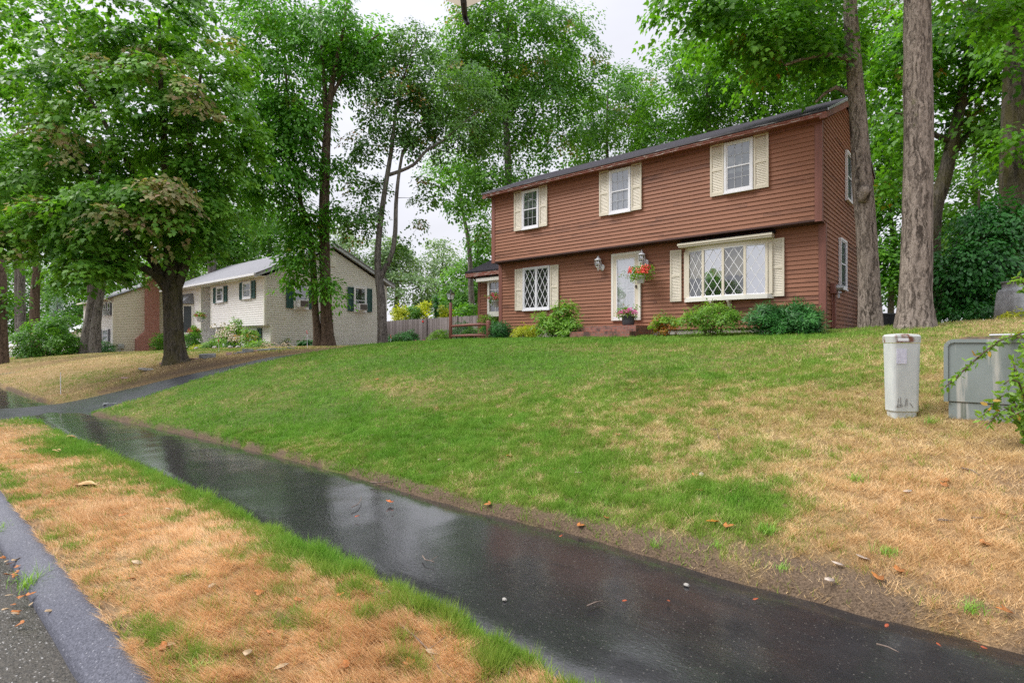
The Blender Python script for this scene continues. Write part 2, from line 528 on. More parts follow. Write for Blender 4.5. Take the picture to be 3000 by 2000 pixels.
BLOBS = [(-11, 13, 5.5, 1.9, -.3), (-1.55, 4.75, .55, .40, -.5), (-6.0, 4.8, 2.2, .7, -.12),
         (-8.5, 9, 3, 1.5, -.2), (-2.5, 13.5, 3, 1.2, -.25), (-6.0, 11.6, 3.5, 1.1, .15), (-.3, 4.9, 1.0, 1.8, .42), (.6, 7, 1.2, 2.5, .2), (-2.2, 6.6, 1.5, 1.4, .12), (-4.2, 6.8, 2.5, 1.3, .08),
         (-8.7, 6.5, 1.6, .6, .28), (-10.8, 9.3, 1.2, .5, .15), (-27, 10.2, 7, 1.6, -.45), (-23, 4.6, 3, .8, -.3), (-30, 5, 8, 1.8, .2), (-20, 7, 1.8, 2.2, .4), (-24, 12.6, 5, 1.2, .4)]
def dryness(x, y):
    x, y = np.asarray(x, float), np.asarray(y, float)
    d = np.interp(x, [-15, -10, -6, -3, -1.2, .6], [.06, .10, .24, .36, .50, .68]) + 0.42 * (fnoise(x, y, 0.55, 20) - 0.5) + 0.42 * (fnoise(x, y, 2.2, 23) - 0.5) + 0.3 * (vnoise(x, y, 7, 29) - 0.5)
    for cx, cy, rx, ry, k in BLOBS:
        d = d + k * np.exp(-((x - cx) / rx) ** 2 - ((y - cy) / ry) ** 2)
    d = d + 0.62 * (x < -18)
    lo = lowE(x)
    st = 0.95 + 0.8 * (fnoise(x, y, 1.3, 40) - 0.5) + 0.55 * (vnoise(x, y, 6, 43) - 0.5)
    st = st - 0.95 * np.exp(-np.maximum(lo - y, 0) / (0.16 + 0.14 * vnoise(x, x * 0, 0.9, 47)))
    st = st - 0.7 * np.exp(-((x + 10.4) / 1.5) ** 2 - ((y - 1.75) / .38) ** 2) - 0.5 * np.exp(-((x + 14.8) / 1.0) ** 2 - ((y - 1.7) / .5) ** 2) - 0.25 * np.exp(-((y - 0.95) / 0.12) ** 2)
    return np.clip(np.where(y < lo, st, d), 0, 1)
def dirt(x, y):
    """bare soil: the worn bank by the walk, under the old maple, by the drive"""
    x, y = np.asarray(x, float), np.asarray(y, float)
    s = y - upE(x)
    n = fnoise(x, y, 3.0, 50)
    wd = np.interp(x, [-9, -3.5, -2], [.10, .16, .34])
    d = sstep(wd, wd * .2, s) * sstep(0.30, 0.62, n + 0.10) * (s > -0.2)
    d = d + 0.9 * np.exp(-((x + 1.0) / 0.9) ** 2 - ((s - 0.22) / 0.2) ** 2)
    d = d + 0.8 * np.exp(-((x + 19.5) / .8) ** 2 - ((y - 6.7) / 1.1) ** 2) + 0.8 * np.exp(-((x + 18.7) / .16) ** 2) * (y > 4) * (y < 13)
    d = d + 0.8 * np.exp(-((x - 0.6) / 0.7) ** 2 - ((y - 6.1) / 1.2) ** 2) * (n > 0.42)
    d = d + 0.8 * sstep(0.10, 0.0, np.abs(y - 0.90)) * (n > 0.5) + 0.7 * sstep(0.09, 0.0, lowE(x) - y) * (y < lowE(x)) * sstep(-4, -1.5, x)
    return np.clip(d, 0, 1)

def axis(parts):
    out = []
    for a, b, st in parts:
        out += list(np.arange(a, b, st))
    out.append(parts[-1][1])
    return np.array(out)
gx = axis([(-700, -120, 40), (-120, -60, 4), (-60, -22, 1.0), (-22, -12, 0.25), (-12, 2, 0.12), (2, 12, 0.5), (12, 60, 4), (60, 700, 40)])
gy = axis([(-300, -20, 20), (-20, -7.5, 2.5), (-7.5, -7.1, .2), (-7.1, 0.4, 1.25), (0.4, 0.8, .1), (0.8, 2.05, 0.08), (2.05, 2.35, 0.025), (2.35, 2.9, 0.14), (2.9, 4.3, 0.03), (4.3, 9, 0.14), (9, 16, 0.3), (16, 60, 2), (60, 700, 40)])
X, Y = np.meshgrid(gx, gy, indexing='ij')
Z = H(X, Y)
Z = Z + 0.010 * (vnoise(X, Y, 9, 60) - 0.5) * (camd(X, Y) < 14)
nx_, ny_ = X.shape
idx = np.arange(nx_ * ny_).reshape(nx_, ny_)
quads = np.stack([idx[:-1, :-1], idx[1:, :-1], idx[1:, 1:], idx[:-1, 1:]], -1).reshape(-1, 4)
gm, nt, b = nodes('turf_soil')
gd, gq = attr(nt, 'dry'), attr(nt, 'dirt')
vec = coords(nt)
nf = noise(nt, vec, 14, 6, 0.7)
nf2 = noise(nt, vec, 70, 3, 0.6)
green = ramp(nt, nf, [(0.3, (0.035, 0.065, 0.012)), (0.7, (0.10, 0.16, 0.028))])
straw = ramp(nt, nf, [(0.3, (0.17, 0.105, 0.055)), (0.7, (0.42, 0.27, 0.135))])
soil = ramp(nt, nf2, [(0.3, (0.065, 0.045, 0.030)), (0.7, (0.19, 0.135, 0.09))])
col = mix(nt, gd, green, straw)
col = mix(nt, gq, col, soil)
nt.links.new(col, b.inputs['Base Color'])
b.inputs['Roughness'].default_value = 0.9
b.inputs['Specular IOR Level'].default_value = 0.15
bump(nt, b, nf2, 0.8, 0.03)
me = np_mesh('ground', np.stack([X, Y, Z], -1).reshape(-1, 3), quads.ravel(), np.full(len(quads), 4), {'dry': dryness(X, Y).ravel(), 'dirt': dirt(X, Y).ravel()})
ground = link_mesh('ground', me, gm, None, True)
tag(ground, 'sloping front lawns of green and straw coloured grass', kind='structure')

# ---- asphalt
def asphalt(name, c1, c2, r_lo, r_hi, fleck, bmp, bsc, wet_scale=0.6, spec=0.5, fleck_amt=0.6, fleck_scale=110, wet=(0.42, 0.6), coat=0.0, grain=3.0, g=(0.35, 0.7)):
    m, nt, b = nodes(name)
    vec = coords(nt)
    a = noise(nt, vec, grain, 6, 0.8)
    fine = noise(nt, vec, bsc, 3, 0.7)
    col = ramp(nt, a, [(g[0], c1), (g[1], c2)])
    vo = N(nt, 'ShaderNodeTexVoronoi')
    vo.inputs['Scale'].default_value = fleck_scale
    nt.links.new(vec, vo.inputs['Vector'])
    fl = ramp(nt, vo.outputs['Color'], [(0.80, 0.0), (0.90, fleck_amt)])
    dd = ramp(nt, vo.outputs['Distance'], [(0.25, 1.0), (0.5, 0.0)])
    fl = mix(nt, 1.0, fl, dd, 'MULTIPLY')
    col = mix(nt, fl, col, fleck)
    nt.links.new(col, b.inputs['Base Color'])
    b.inputs['Specular IOR Level'].default_value = spec
    wv = noise(nt, coords(nt, (0.5, 1.2, 1)), wet_scale, 5, 0.6)
    rr = ramp(nt, wv, [(wet[0], r_lo), (wet[1], r_hi)])
    nt.links.new(rr, b.inputs['Roughness'])
    big = noise(nt, coords(nt, (1.0, 2.5, 1)), 9, 4, 0.6)
    hh = mix(nt, 0.45, fine, big)
    bump(nt, b, hh, bmp, 0.012)
    if coat:
        # the film of water is whole on the left and breaks up towards the right
        sp = N(nt, 'ShaderNodeSeparateXYZ')
        nt.links.new(vec, sp.inputs[0])
        m1_ = N(nt, 'ShaderNodeMapRange')
        m1_.inputs['From Min'].default_value = -4.5
        m1_.inputs['From Max'].default_value = -0.6
        m1_.inputs['To Min'].default_value = 0.42
        m1_.inputs['To Max'].default_value = -0.05
        nt.links.new(sp.outputs['X'], m1_.inputs['Value'])
        ad_ = N(nt, 'ShaderNodeMath', operation='ADD')
        nt.links.new(m1_.outputs['Result'], ad_.inputs[0])
        nt.links.new(noise(nt, coords(nt, (.7, 1.3, 1)), 2.6, 6, 0.7), ad_.inputs[1])
        film = ramp(nt, ad_.outputs[0], [(0.42, 0.30), (0.62, 1.0)])
        nt.links.new(film, b.inputs['Coat Weight'])
        b.inputs['Coat Roughness'].default_value = 0.02
        b.inputs['Coat IOR'].default_value = 1.75
        nb = N(nt, 'ShaderNodeBump')
        nb.inputs['Strength'].default_value = 0.22
        nb.inputs['Distance'].default_value = 0.006
        nt.links.new(mix(nt, 0.5, noise(nt, coords(nt, (1, 2.2, 1)), 16, 4, 0.6), noise(nt, coords(nt, (1, 1.6, 1)), 42, 3, 0.6)), nb.inputs['Height'])
        nt.links.new(nb.outputs['Normal'], b.inputs['Coat Normal'])
    return m
M['wet_walk'] = asphalt('wet_asphalt', (0.006, 0.006, 0.008), (0.016, 0.015, 0.017), 0.40, 0.55, (0.17, 0.155, 0.135), 0.9, 75, 0.9, 0.25, 0.5, 85, coat=1.0)
M['drive'] = asphalt('drive_asphalt', (0.019, 0.020, 0.027), (0.040, 0.040, 0.050), 0.28, 0.5, (0.2, 0.2, 0.2), 0.25, 70, 0.6, 0.5, 0.3)
M['kerb'] = asphalt('kerb_asphalt', (0.040, 0.043, 0.058), (0.135, 0.138, 0.17), 0.5, 0.8, (0.36, 0.36, 0.39), 0.6, 150, 0.8, 0.3, 0.7, 85, grain=90.0, g=(.40, .62))
M['road'] = asphalt('road_asphalt', (0.012, 0.010, 0.007), (0.075, 0.064, 0.050), 0.3, 0.6, (0.46, 0.45, 0.44), 1.0, 70, 0.9, 0.5, 0.9, 85, grain=45.0, g=(.42, .64))

def sheet(name, xs, rows, m, label):
    """rows: list of (y array, z array) across the strip"""
    co = np.stack([np.stack([xs, y, z], -1) for y, z in rows], 1)
    n, k = len(xs), len(rows)
    ii = np.arange(n * k).reshape(n, k)
    q = np.stack([ii[:-1, :-1], ii[1:, :-1], ii[1:, 1:], ii[:-1, 1:]], -1).reshape(-1, 4)
    o = link_mesh(name, np_mesh(name, co.reshape(-1, 3), q.ravel(), np.full(len(q), 4)), m, None, True)
    return tag(o, label, kind='structure')
xs = axis([(-90, -20, 0.5), (-20, 4, 0.08), (4, 40, 0.5)])
lo_, up_ = lowE(xs) - 0.06 + 0.05 * (fnoise(xs, xs * 0, 5, 70) - .5), upE(xs) + 0.05 + 0.08 * (fnoise(xs, xs * 0, 5, 75) - .5)
rows = []
for t in np.linspace(0, 1, 15):
    y = lo_ * (1 - t) + up_ * t
    z = 0.012 * (fnoise(xs, y, 1.1, 80) - 0.5) - 0.012 * (2 * t - 1) ** 2 + 0.006 * (fnoise(xs, y, 4, 84) - .5)
    rows.append((y, z - (0.03 if t in (0.0, 1.0) else 0)))
sheet('sidewalk', xs, rows, M['wet_walk'], 'wet black asphalt footpath running past the lawns')
rows = []
for t in np.linspace(0, 1, 9):
    y = np.full_like(xs, -7.3 * (1 - t) + 0.70 * t)
    rows.append((y, -0.115 - 0.02 * (2 * t - 1) ** 2 + 0 * xs))
sheet('road', xs, rows, M['road'], 'damp street edge with pale stones showing in the asphalt')
w1 = 0.02 * (fnoise(xs, xs * 0, 3, 90) - .5)
w2 = 0.05 * (fnoise(xs, xs * 0, 2.5, 93) - .5)
gap = sstep(-15.3, -15.8, xs) * sstep(-19, -18.6, xs)          # lowered at the drive
sheet('kerb', xs, [(0.662 + w1 * .5, -0.16 + 0 * xs), (0.668 + w1 * .5, -0.105 - .02 * gap), (0.69 + w1 * .5, -0.085 - .03 * gap), (0.78 + w1 * .5, -0.035 - .07 * gap), (0.855 + w2, 0.000 - .09 * gap), (0.885 + w2, -0.02 - .1 * gap)], M['kerb'], 'blue grey asphalt kerb between street and dry verge')
ys = axis([(0.68, 4, 0.12), (4, 28, 0.3)])
def flare(y): return 0.55 * np.exp(-np.abs(y - 3.05) / 0.5)
def drive(name, x0, x1, kz, label):
    rows = []
    for t in np.linspace(0, 1, 7):
        ex0 = x0 - flare(ys) + .06 * (fnoise(ys, ys * 0, 3, 96) - .5)
        ex1 = x1 + flare(ys) * .5 + .06 * (fnoise(ys, ys * 0, 3, 97) - .5)
        x = ex0 * (1 - t) + ex1 * t
        z = kz * drive_z(ys) + 0.010 - 0.03 * (2 * t - 1) ** 2 - (0.05 if t in (0, 1) else 0) + 0.005 * (fnoise(x, ys, 3, 98) - .5)
        z = np.where(ys < 0.75, -0.12, z)
        rows.append((x, z))
    co = np.stack([np.stack([x, ys, z], -1) for x, z in rows], 1)
    n, k = len(ys), 7
    ii = np.arange(n * k).reshape(n, k)
    q = np.stack([ii[:-1, :-1], ii[:-1, 1:], ii[1:, 1:], ii[1:, :-1]], -1).reshape(-1, 4)
    tag(link_mesh(name, np_mesh(name, co.reshape(-1, 3), q.ravel(), np.full(len(q), 4)), M['drive'], None, True), label, kind='structure')
drive('driveway', -18.6, -15.45, 1.0, 'asphalt driveway rising between the maple bank and the green lawn')
drive('driveway', -36.9, -34.0, 0.55, 'narrow asphalt driveway at the far left')

# ------------------------------------------------------------------ grass (one object of blades)
def blades(n, d0, d1, seed):
    r = np.random.default_rng(seed)
    p = 1.55
    u = r.random(n)
    e = 2 - p
    d = (d0 ** e + u * (d1 ** e - d0 ** e)) ** (1 / e)
    th = (r.random(n) - 0.5) * math.radians(98)
    x_, f_ = d * np.tan(th), d           # d measured along the view
    x = CY * x_ - SY * f_
    y = SY * x_ + CY * f_
    lo, up = lowE(x), upE(x)
    strip = (y > 0.845 + 0.03 * (vnoise(x, y, 9, 3) - .3)) & (y < lo + 0.02) & (x > -15.6)
    lawn = (y > up - 0.02) & (y < 15.6) & (x > -15.5 - 0.35 * np.exp(-np.abs(y - 3.05) / .5)) & ~((y > 15.0) & (x < -3.05))
    lot = (y > up) & (y < 14) & (x < -18.75) & (x > -70) & ~((x < -33.8) & (x > -37.2))
    ok = strip | lawn | lot
    dt = dirt(x, y)
    ok &= r.random(n) > dt * 0.88
    ok &= r.random(n) < 0.10 + 1.6 * (0.6 * vnoise(x, y, 11, 37) + 0.4 * vnoise(x, y, 24, 38)) ** 1.7
    return x[ok], y[ok], d[ok], strip[ok]
bx, by, bd, bs = [np.concatenate(t) for t in zip(blades(1500000, 2.3, 9, 1), blades(1250000, 9, 46, 2))]
nb = len(bx)
r = np.random.default_rng(5)
dr = dryness(bx, by)
tuft_n = 0.6 * vnoise(bx, by, 7, 61) + 0.4 * vnoise(bx, by, 17, 62)
drt = np.clip(dr + 0.85 * (tuft_n - 0.5) * (0.3 + 2.8 * dr * (1 - dr)), 0, 1)
isdry = r.random(nb) < (0.7 * sstep(0.2, 0.8, drt) + 0.3 * np.clip(drt, 0.04, 0.97))
bz = H(bx, by) - 0.004
scale_d = np.clip(bd / 5.0, 0.7, 4.5) ** 0.75
wid = (0.0017 + 0.0019 * r.random(nb)) * scale_d * np.where(isdry, 0.85, 1.25)
tall = (0.6 + 0.9 * fnoise(bx, by, 1.7, 33)) * (0.30 + 0.9 * vnoise(bx, by, 9, 35) + 0.7 * vnoise(bx, by, 22, 36))
ln = (0.030 + 0.035 * r.random(nb)) * tall * np.where(isdry, 1.15, 1.0) * np.where(bs, 1.12, 1.0)
edge = (np.abs(by - lowE(bx)) < 0.28) & bs & ~isdry
ln = np.where(edge, ln * 1.35, ln)
az = r.random(nb) * 2 * np.pi
az = np.where(isdry & bs, az * 0.5 + 2.4 + 1.5 * vnoise(bx, by, 2.5, 66), az)
lean = np.where(isdry, 0.85 + 0.6 * r.random(nb), 0.25 + 0.75 * r.random(nb))
lean = np.clip(lean, 0, 1.25)
wa = r.random(nb) * 2 * np.pi
wx, wy = np.cos(wa) * wid, np.sin(wa) * wid
dxl, dyl = np.cos(az), np.sin(az)
base = np.stack([bx, by, bz], -1)
m1 = base + np.stack([dxl * np.sin(lean * .55) * ln * .55, dyl * np.sin(lean * .55) * ln * .55, np.cos(lean * .55) * ln * .55], -1)
tp = m1 + np.stack([dxl * np.sin(lean * 1.12) * ln * .5, dyl * np.sin(lean * 1.12) * ln * .5, np.cos(lean * 1.12) * ln * .5], -1)
wv = np.stack([wx, wy, 0 * wx], -1)
near = bd < 0
def pack(sel, two):
    n = sel.sum()
    if two:
        co = np.stack([base[sel] - wv[sel], base[sel] + wv[sel], m1[sel] + wv[sel] * .8, tp[sel], m1[sel] - wv[sel] * .8], 1)
        k = 5
    else:
        co = np.stack([base[sel] - wv[sel], base[sel] + wv[sel], tp[sel]], 1)
        k = 3
    return co.reshape(-1, 3), np.full(n, k)
ca, sa = pack(near, True)
cb, sb = pack(~near, False)
co = np.concatenate([ca, cb])
sizes = np.concatenate([sa, sb])
kind = np.where(isdry, 1.0, 0.0)
vv = np.clip(r.random(nb) * 0.6 + 0.45 * (fnoise(bx, by, 1.1, 44) - .3) + 0.5 * (vnoise(bx, by, 8, 48) - .35), 0, 1)
kk = np.concatenate([kind[near], kind[~near]])
vv = np.concatenate([vv[near], vv[~near]])
dd_ = np.concatenate([dr[near], dr[~near]])
me = np_mesh('grass', co, np.arange(len(co)), sizes, {'k': kk, 'v': vv, 'd': dd_, 's': np.where(bs, 1.0, 0.75 * sstep(-2.2, -.4, bx) * sstep(7.5, 5.5, by))})
m, nt, b = nodes('grass_blades')
g1 = ramp(nt, attr(nt, 'v'), [(0.0, (0.090, 0.205, 0.016)), (0.5, (0.165, 0.360, 0.036)), (1.0, (0.29, 0.48, 0.085))])
g2 = mix(nt, attr(nt, 'd'), g1, (0.30, 0.345, 0.06))
s1 = mix(nt, attr(nt, 's'), ramp(nt, attr(nt, 'v'), [(0.0, (0.36, 0.27, 0.10)), (0.5, (0.62, 0.48, 0.22)), (1.0, (0.86, 0.72, 0.42))]), ramp(nt, attr(nt, 'v'), [(0.0, (0.46, 0.27, 0.115)), (0.5, (0.78, 0.50, 0.25)), (1.0, (0.95, 0.72, 0.43))]))
cg = mix(nt, attr(nt, 'k'), g2, s1)
nt.links.new(cg, b.inputs['Base Color'])
b.inputs['Roughness'].default_value = 0.5
b.inputs['Specular IOR Level'].default_value = 0.25
tr = N(nt, 'ShaderNodeBsdfTranslucent')
nt.links.new(cg, tr.inputs['Color'])
ms = N(nt, 'ShaderNodeMixShader')
ms.inputs['Fac'].default_value = 0.3
nt.links.new(b.outputs[0], ms.inputs[1])
nt.links.new(tr.outputs[0], ms.inputs[2])
nt.links.new(ms.outputs[0], nt.nodes['Material Output'].inputs['Surface'])
tag(link_mesh('grass', me, m), 'short mown lawn grass, green in patches and straw dry elsewhere', kind='stuff')
# ------------------------------------------------------------------ house parts
def clapboard(mb, T, a0, a1, z0, z1, expo=0.115, seg=3.2, t=0.026, clip=None, rnd=random, var=.24):
    """lapped boards between a0 and a1; clip(z) gives the span at height z"""
    n = int(math.ceil((z1 - z0) / expo))
    for i in range(n):
        za, zb = z0 + i * expo, min(z0 + (i + 1) * expo, z1)
        l0, l1 = clip(za) if clip else (a0, a1)
        h0, h1 = clip(zb) if clip else (a0, a1)
        if l1 - l0 < 0.03: continue
        if h1 - h0 < 0.01:
            h0 = h1 = (h0 + h1) / 2
        cuts = [0.0]
        p = rnd.uniform(0.3, seg) / max(l1 - l0, .1)
        while p < 0.97:
            cuts.append(p)
            p += rnd.uniform(0.5 * seg, 1.4 * seg) / max(l1 - l0, .1)
        cuts.append(1.0)
        for c0, c1 in zip(cuts[:-1], cuts[1:]):
            mb.val = min(1, max(.2, rnd.gauss(0.52, var)))
            tt = t + rnd.uniform(-.002, .002)
            p0, p1 = l0 + (l1 - l0) * c0, l0 + (l1 - l0) * c1
            q0, q1 = h0 + (h1 - h0) * c0, h0 + (h1 - h0) * c1
            mb.add([(p0, za, 0.002), (p1, za, 0.002), (p1, za, tt), (p0, za, tt), (q0, zb, 0.004), (q1, zb, 0.004)], [(0, 1, 2, 3), (3, 2, 5, 4)], T)
    mb.val = 0.5

def strip2(mb, p, q, hw, w0, w1):
    """flat bar between p and q in the u,v plane"""
    d = Vector((q[0] - p[0], q[1] - p[1]))
    n = Vector((-d.y, d.x)).normalized() * hw
    mb.prism([(p[0] - n.x, p[1] - n.y), (q[0] - n.x, q[1] - n.y), (q[0] + n.x, q[1] + n.y), (p[0] + n.x, p[1] + n.y)], w0, w1)

def lattice(mb, u0, u1, v0, v1, rows, hw, w0, w1):
    """leaded diamonds: one whole diamond and two halves across"""
    W, Hh = u1 - u0, v1 - v0
    dh = Hh / rows
    for s in (1, -1):
        for k in range(-8, 12):
            # line v = v0 + s*(u-um)*(2*dh/W) + k*dh
            um = (u0 + u1) / 2
            f = lambda u: v1 - (s * (u - um) * (2 * dh / W) + k * dh)
            g = lambda v: um + s * (v1 - v - k * dh) / (2 * dh / W)
            pts = []
            for u in (u0, u1):
                if v0 - 1e-6 <= f(u) <= v1 + 1e-6: pts.append((u, f(u)))
            for v in (v0, v1):
                if u0 + 1e-6 < g(v) < u1 - 1e-6: pts.append((g(v), v))
            if len(pts) == 2 and (Vector(pts[0]) - Vector(pts[1])).length > 0.05:
                strip2(mb, pts[0], pts[1], hw, w0 + (0.001 if s > 0 else 0), w1 + (0.001 if s > 0 else 0))

def ring(mb, u0, u1, v0, v1, t, w0, w1, tb=None):
    tb = tb or t
    mb.box(u0, u1, v1 - t, v1, w0, w1)
    mb.box(u0, u1, v0, v0 + tb, w0, w1)
    mb.box(u0, u0 + t, v0 + tb, v1 - t, w0, w1)
    mb.box(u1 - t, u1, v0 + tb, v1 - t, w0, w1)

def window(house, T, u0, u1, v0, v1, style='hung', back='dark', top_back=None, glass='glass', frame='white', cas=0.055, label=None, grid=(3, 2), split=0.5, drop=0.0):
    f = MB(T)
    ring(f, u0, u1, v0, v1, cas, 0.0, 0.065)
    f.box(u0 - 0.01, u1 + 0.01, v0 - 0.035, v0, 0.0, 0.085)
    wn = f.build('window', M[frame], house)
    if label: wn['label'] = label
    a, b_, c, d = u0 + cas, u1 - cas, v0 + cas, v1 - cas
    s = MB(T)
    mid = c + (d - c) * split
    if style == 'hung':
        ring(s, a, b_, mid - 0.02, d, 0.035, 0.018, 0.042)
        ring(s, a, b_, c, mid + 0.015, 0.035, 0.024, 0.052)
        gx_, gz_ = grid
        mu_ = MB(T)
        if gx_:
            for lo, hi, w0 in ((c + .035, mid - .02, 0.020), (mid + .015, d - .035, 0.014)):
                for k in range(1, gx_):
                    u = a + .035 + (b_ - a - .07) * k / gx_
                    mu_.box(u - .007, u + .007, lo, hi, w0 + .013, w0 + .021)
                for k in range(1, gz_):
                    v = lo + (hi - lo) * k / gz_
                    mu_.box(a + .035, b_ - .035, v - .007, v + .007, w0 + .012, w0 + .020)
            mu_.build('muntin_grid', M['grid'], wn)
    elif style == 'diamond2':
        um = (a + b_) / 2
        for x0, x1 in ((a, um - .02), (um + .02, b_)):
            ring(s, x0, x1, c, d, 0.03, 0.02, 0.045)
            lattice(s, x0 + .03, x1 - .03, c + .03, d - .03, 3, 0.009, 0.033, 0.040)
        s.box(um - .02, um + .02, c, d, 0.02, 0.055)
    elif style == 'plain':
        ring(s, a, b_, c, d, 0.03, 0.018, 0.045)
        s.box(a, b_, mid - .018, mid + .018, 0.02, 0.04)
    s.build('sash', M[frame], wn)
    g = MB(T)
    g.quad((a, c, 0.030), (b_, c, 0.030), (b_, d, 0.030), (a, d, 0.030))
    g.build('pane', M[glass], wn)
    bk = MB(T)
    bk.box(a, b_, c, d, 0.017, 0.0185)
    bk.build('curtain', M[back], wn)
    if top_back:
        tb = MB(T)
        if drop == 'scallop':
            vm = c + (d - c) * 0.36
            pts = [(a, d), (a, vm)]
            n = 24
            for i in range(n + 1):
                pts.append((a + (b_ - a) * i / n, vm + 0.05 * abs(math.sin(math.pi * 3 * i / n)) - 0.03))
            pts += [(b_, d)]
            tb.prism(pts, 0.0195, 0.0215)
        else:
            tb.box(a, b_, c + (d - c) * drop, d, 0.0195, 0.0215)
        tb.build('blind', M[top_back], wn)
    return wn

def shutter(house, T, u0, u1, v0, v1, m='cream', louvre=True, label=None, n=None):
    s = MB(T)
    t = 0.05
    vm = v0 + (v1 - v0) * 0.5
    s.box(u0, u0 + t, v0, v1, 0.012, 0.05)
    s.box(u1 - t, u1, v0, v1, 0.012, 0.05)
    s.box(u0 + t, u1 - t, v1 - t, v1, 0.012, 0.047)
    s.box(u0 + t, u1 - t, v0, v0 + 0.1, 0.012, 0.047)
    s.box(u0 + t, u1 - t, vm - 0.035, vm + 0.035, 0.012, 0.047)
    s.box(u0 + t, u1 - t, v0 + .1, v1 - t, 0.012, 0.018)
    if louvre:
        for lo, hi in ((v0 + 0.1, vm - .035), (vm + .035, v1 - t)):
            k = max(3, int((hi - lo) / 0.042))
            for i in range(k):
                z = lo + (hi - lo) * i / k
                h = (hi - lo) / k
                s.add([(u0 + t, z, 0.038), (u1 - t, z, 0.038), (u1 - t, z + h, 0.025), (u0 + t, z + h, 0.025), (u0 + t, z - .003, 0.034), (u1 - t, z - .003, 0.034)], [(0, 1, 2, 3), (4, 5, 1, 0)])
    else:
        k = 3
        for i in range(1, k):
            u = u0 + t + (u1 - u0 - 2 * t) * i / k
            s.box(u - .004, u + .004, v0 + .1, v1 - t, .018, .024)
    o = s.build('shutter', M[m], house)
    if label: o['label'] = label
    return o

# ================================================================== the brown house
BX0, BX1 = -14.05, -3.05
YU, YL, YB = 15.09, 15.49, 21.7
ZF, ZJ, ZE = 2.0, 4.60, 7.05
YR, ZR = 18.35, 8.45
hb = thing('house', 'dark brown clapboard house with overhanging upper floor and cream shutters', 'house', (-8.55, 15.49, 1.75))
rnd = random.Random(3)
body = MB()
body.box(BX0 + .01, BX1 - .01, YL + .01, YB, ZF - .02, ZE + .1)
body.box(BX0 + .01, BX1 - .01, YU + .01, YL + .0, ZJ, ZE + .1)
body.T = side(BX0 + .02)
body.prism([(YU + .05, ZE), (YB, ZE), (YR, ZR - .05)], 0, BX1 - BX0 - .04)
body.build('wall', M['brown_dark'], hb)
m_ = MB()
clapboard(m_, front(YL + .012), BX0 + .13, BX1 - .13, ZF, ZJ, rnd=rnd)
m_.build('lower_siding', M['brown_siding'], hb)
m_ = MB()
clapboard(m_, front(YU + .012), BX0 + .13, BX1 - .13, ZJ + .04, ZE, rnd=rnd)
m_.build('upper_siding', M['brown_siding'], hb)
slope = 0.43
def gclip(z):
    if z < ZJ: return (YL + .1, YB)
    if z < ZE: return (YU + .1, YB)
    return (YU + .06 + (z - ZE) / slope, YR + (ZR - z) / (ZR - ZE) * (YB - YR))
m_ = MB()
clapboard(m_, side(BX1 - .012), 0, 0, ZF, ZR - .06, clip=gclip, rnd=rnd)
m_.build('gable_siding', M['brown_siding'], hb)
m_ = MB()
clapboard(m_, lambda u, v, w_: (BX0 + .012 - w_, u, v), 0, 0, ZF, ZR - .06, clip=gclip, rnd=rnd)
m_.build('gable_siding', M['brown_siding'], hb)
# corner boards
for (y, z0, z1) in ((YL, ZF - .06, ZJ), (YU, ZJ - .02, ZE)):
    for x0, x1 in ((BX1 - .14, BX1 + .025), (BX0 - .025, BX0 + .14)):
        c_ = MB()
        c_.box(x0, x1, y - .022, y + .0, z0, z1)
        xs0 = x1 - .03 if x1 > -5 else x0
        c_.box(xs0, xs0 + .03, y, y + .11, z0, z1)
        c_.build('corner_board', M['brown_trim'], hb)
jb = MB()
jb.box(BX0 + .02, BX1 - .02, YU + .005, YL + .03, ZJ - .012, ZJ + .006)
jb.box(BX0 + .14, BX1 - .14, YU - .012, YU + .01, ZJ - .006, ZJ + .045)
jb.build('jetty_soffit', M['brown_dark'], hb)
fo = MB()
fo.box(BX0 + .03, BX1 - .03, YL + .03, YB - .05, 1.0, ZF - .02)
fo.build('foundation', M['concrete'], hb)
# roof: two slabs, front eave with boxed cornice
ro = MB(side(0))
ey, ez = YU - .36, 7.165
rz = ez + slope * (YR - ey)
by_, bz_ = YB + .31, ez
ro.prism([(ey, ez), (YR, rz), (by_, bz_), (by_, bz_ - .05), (YR, rz - .055), (ey, ez - .05)], BX0 - .22, BX1 + .22)
roof = ro.build('roof', M['shingle'], hb)
fa = MB()
fa.box(BX0 - .17, BX1 + .17, ey + .03, ey + .055, ez - .135, ez - .045)
fa.box(BX0 - .18, BX1 + .18, ey + .012, ey + .03, ez - .09, ez - .05)
fa.build('fascia', M['peel'], roof)
sf = MB()
sf.box(BX0 - .16, BX1 + .16, ey + .055, YU + .0, ez - .125, ez - .10)
sf.box(BX0 + .0, BX1 - .0, YU - .045, YU - .018, ez - .19, ez - .125)
sf.build('eave_soffit', M['brown_trim'], roof)
for xg, sgn in ((BX1, 1), (BX0, -1)):
    rk = MB(side(xg))
    ws = sorted((sgn * .03, sgn * .19))
    rk.prism([(ey + .02, ez - .055), (YR, rz - .06), (by_, bz_ - .055), (by_, bz_ - .24), (YR, rz - .25), (ey + .02, ez - .20)], *ws)
    rk.build('rake_board', M['brown_trim'], roof)
    dk = MB(side(xg))
    ws = sorted((sgn * .215, sgn * .235))
    dk.prism([(ey - .01, ez + .012), (YR, rz + .012), (by_, bz_ + .01), (by_, bz_ - .045), (YR, rz - .05), (ey - .01, ez - .045)], *ws)
    dk.build('drip_edge', M['steel'], roof)
gt = MB()
gt.box(BX0 - .2, BX1 + .2, ey - .012, ey + .0, ez - .040, ez - .004)
gt.build('drip_edge', M['edge_metal'], roof)

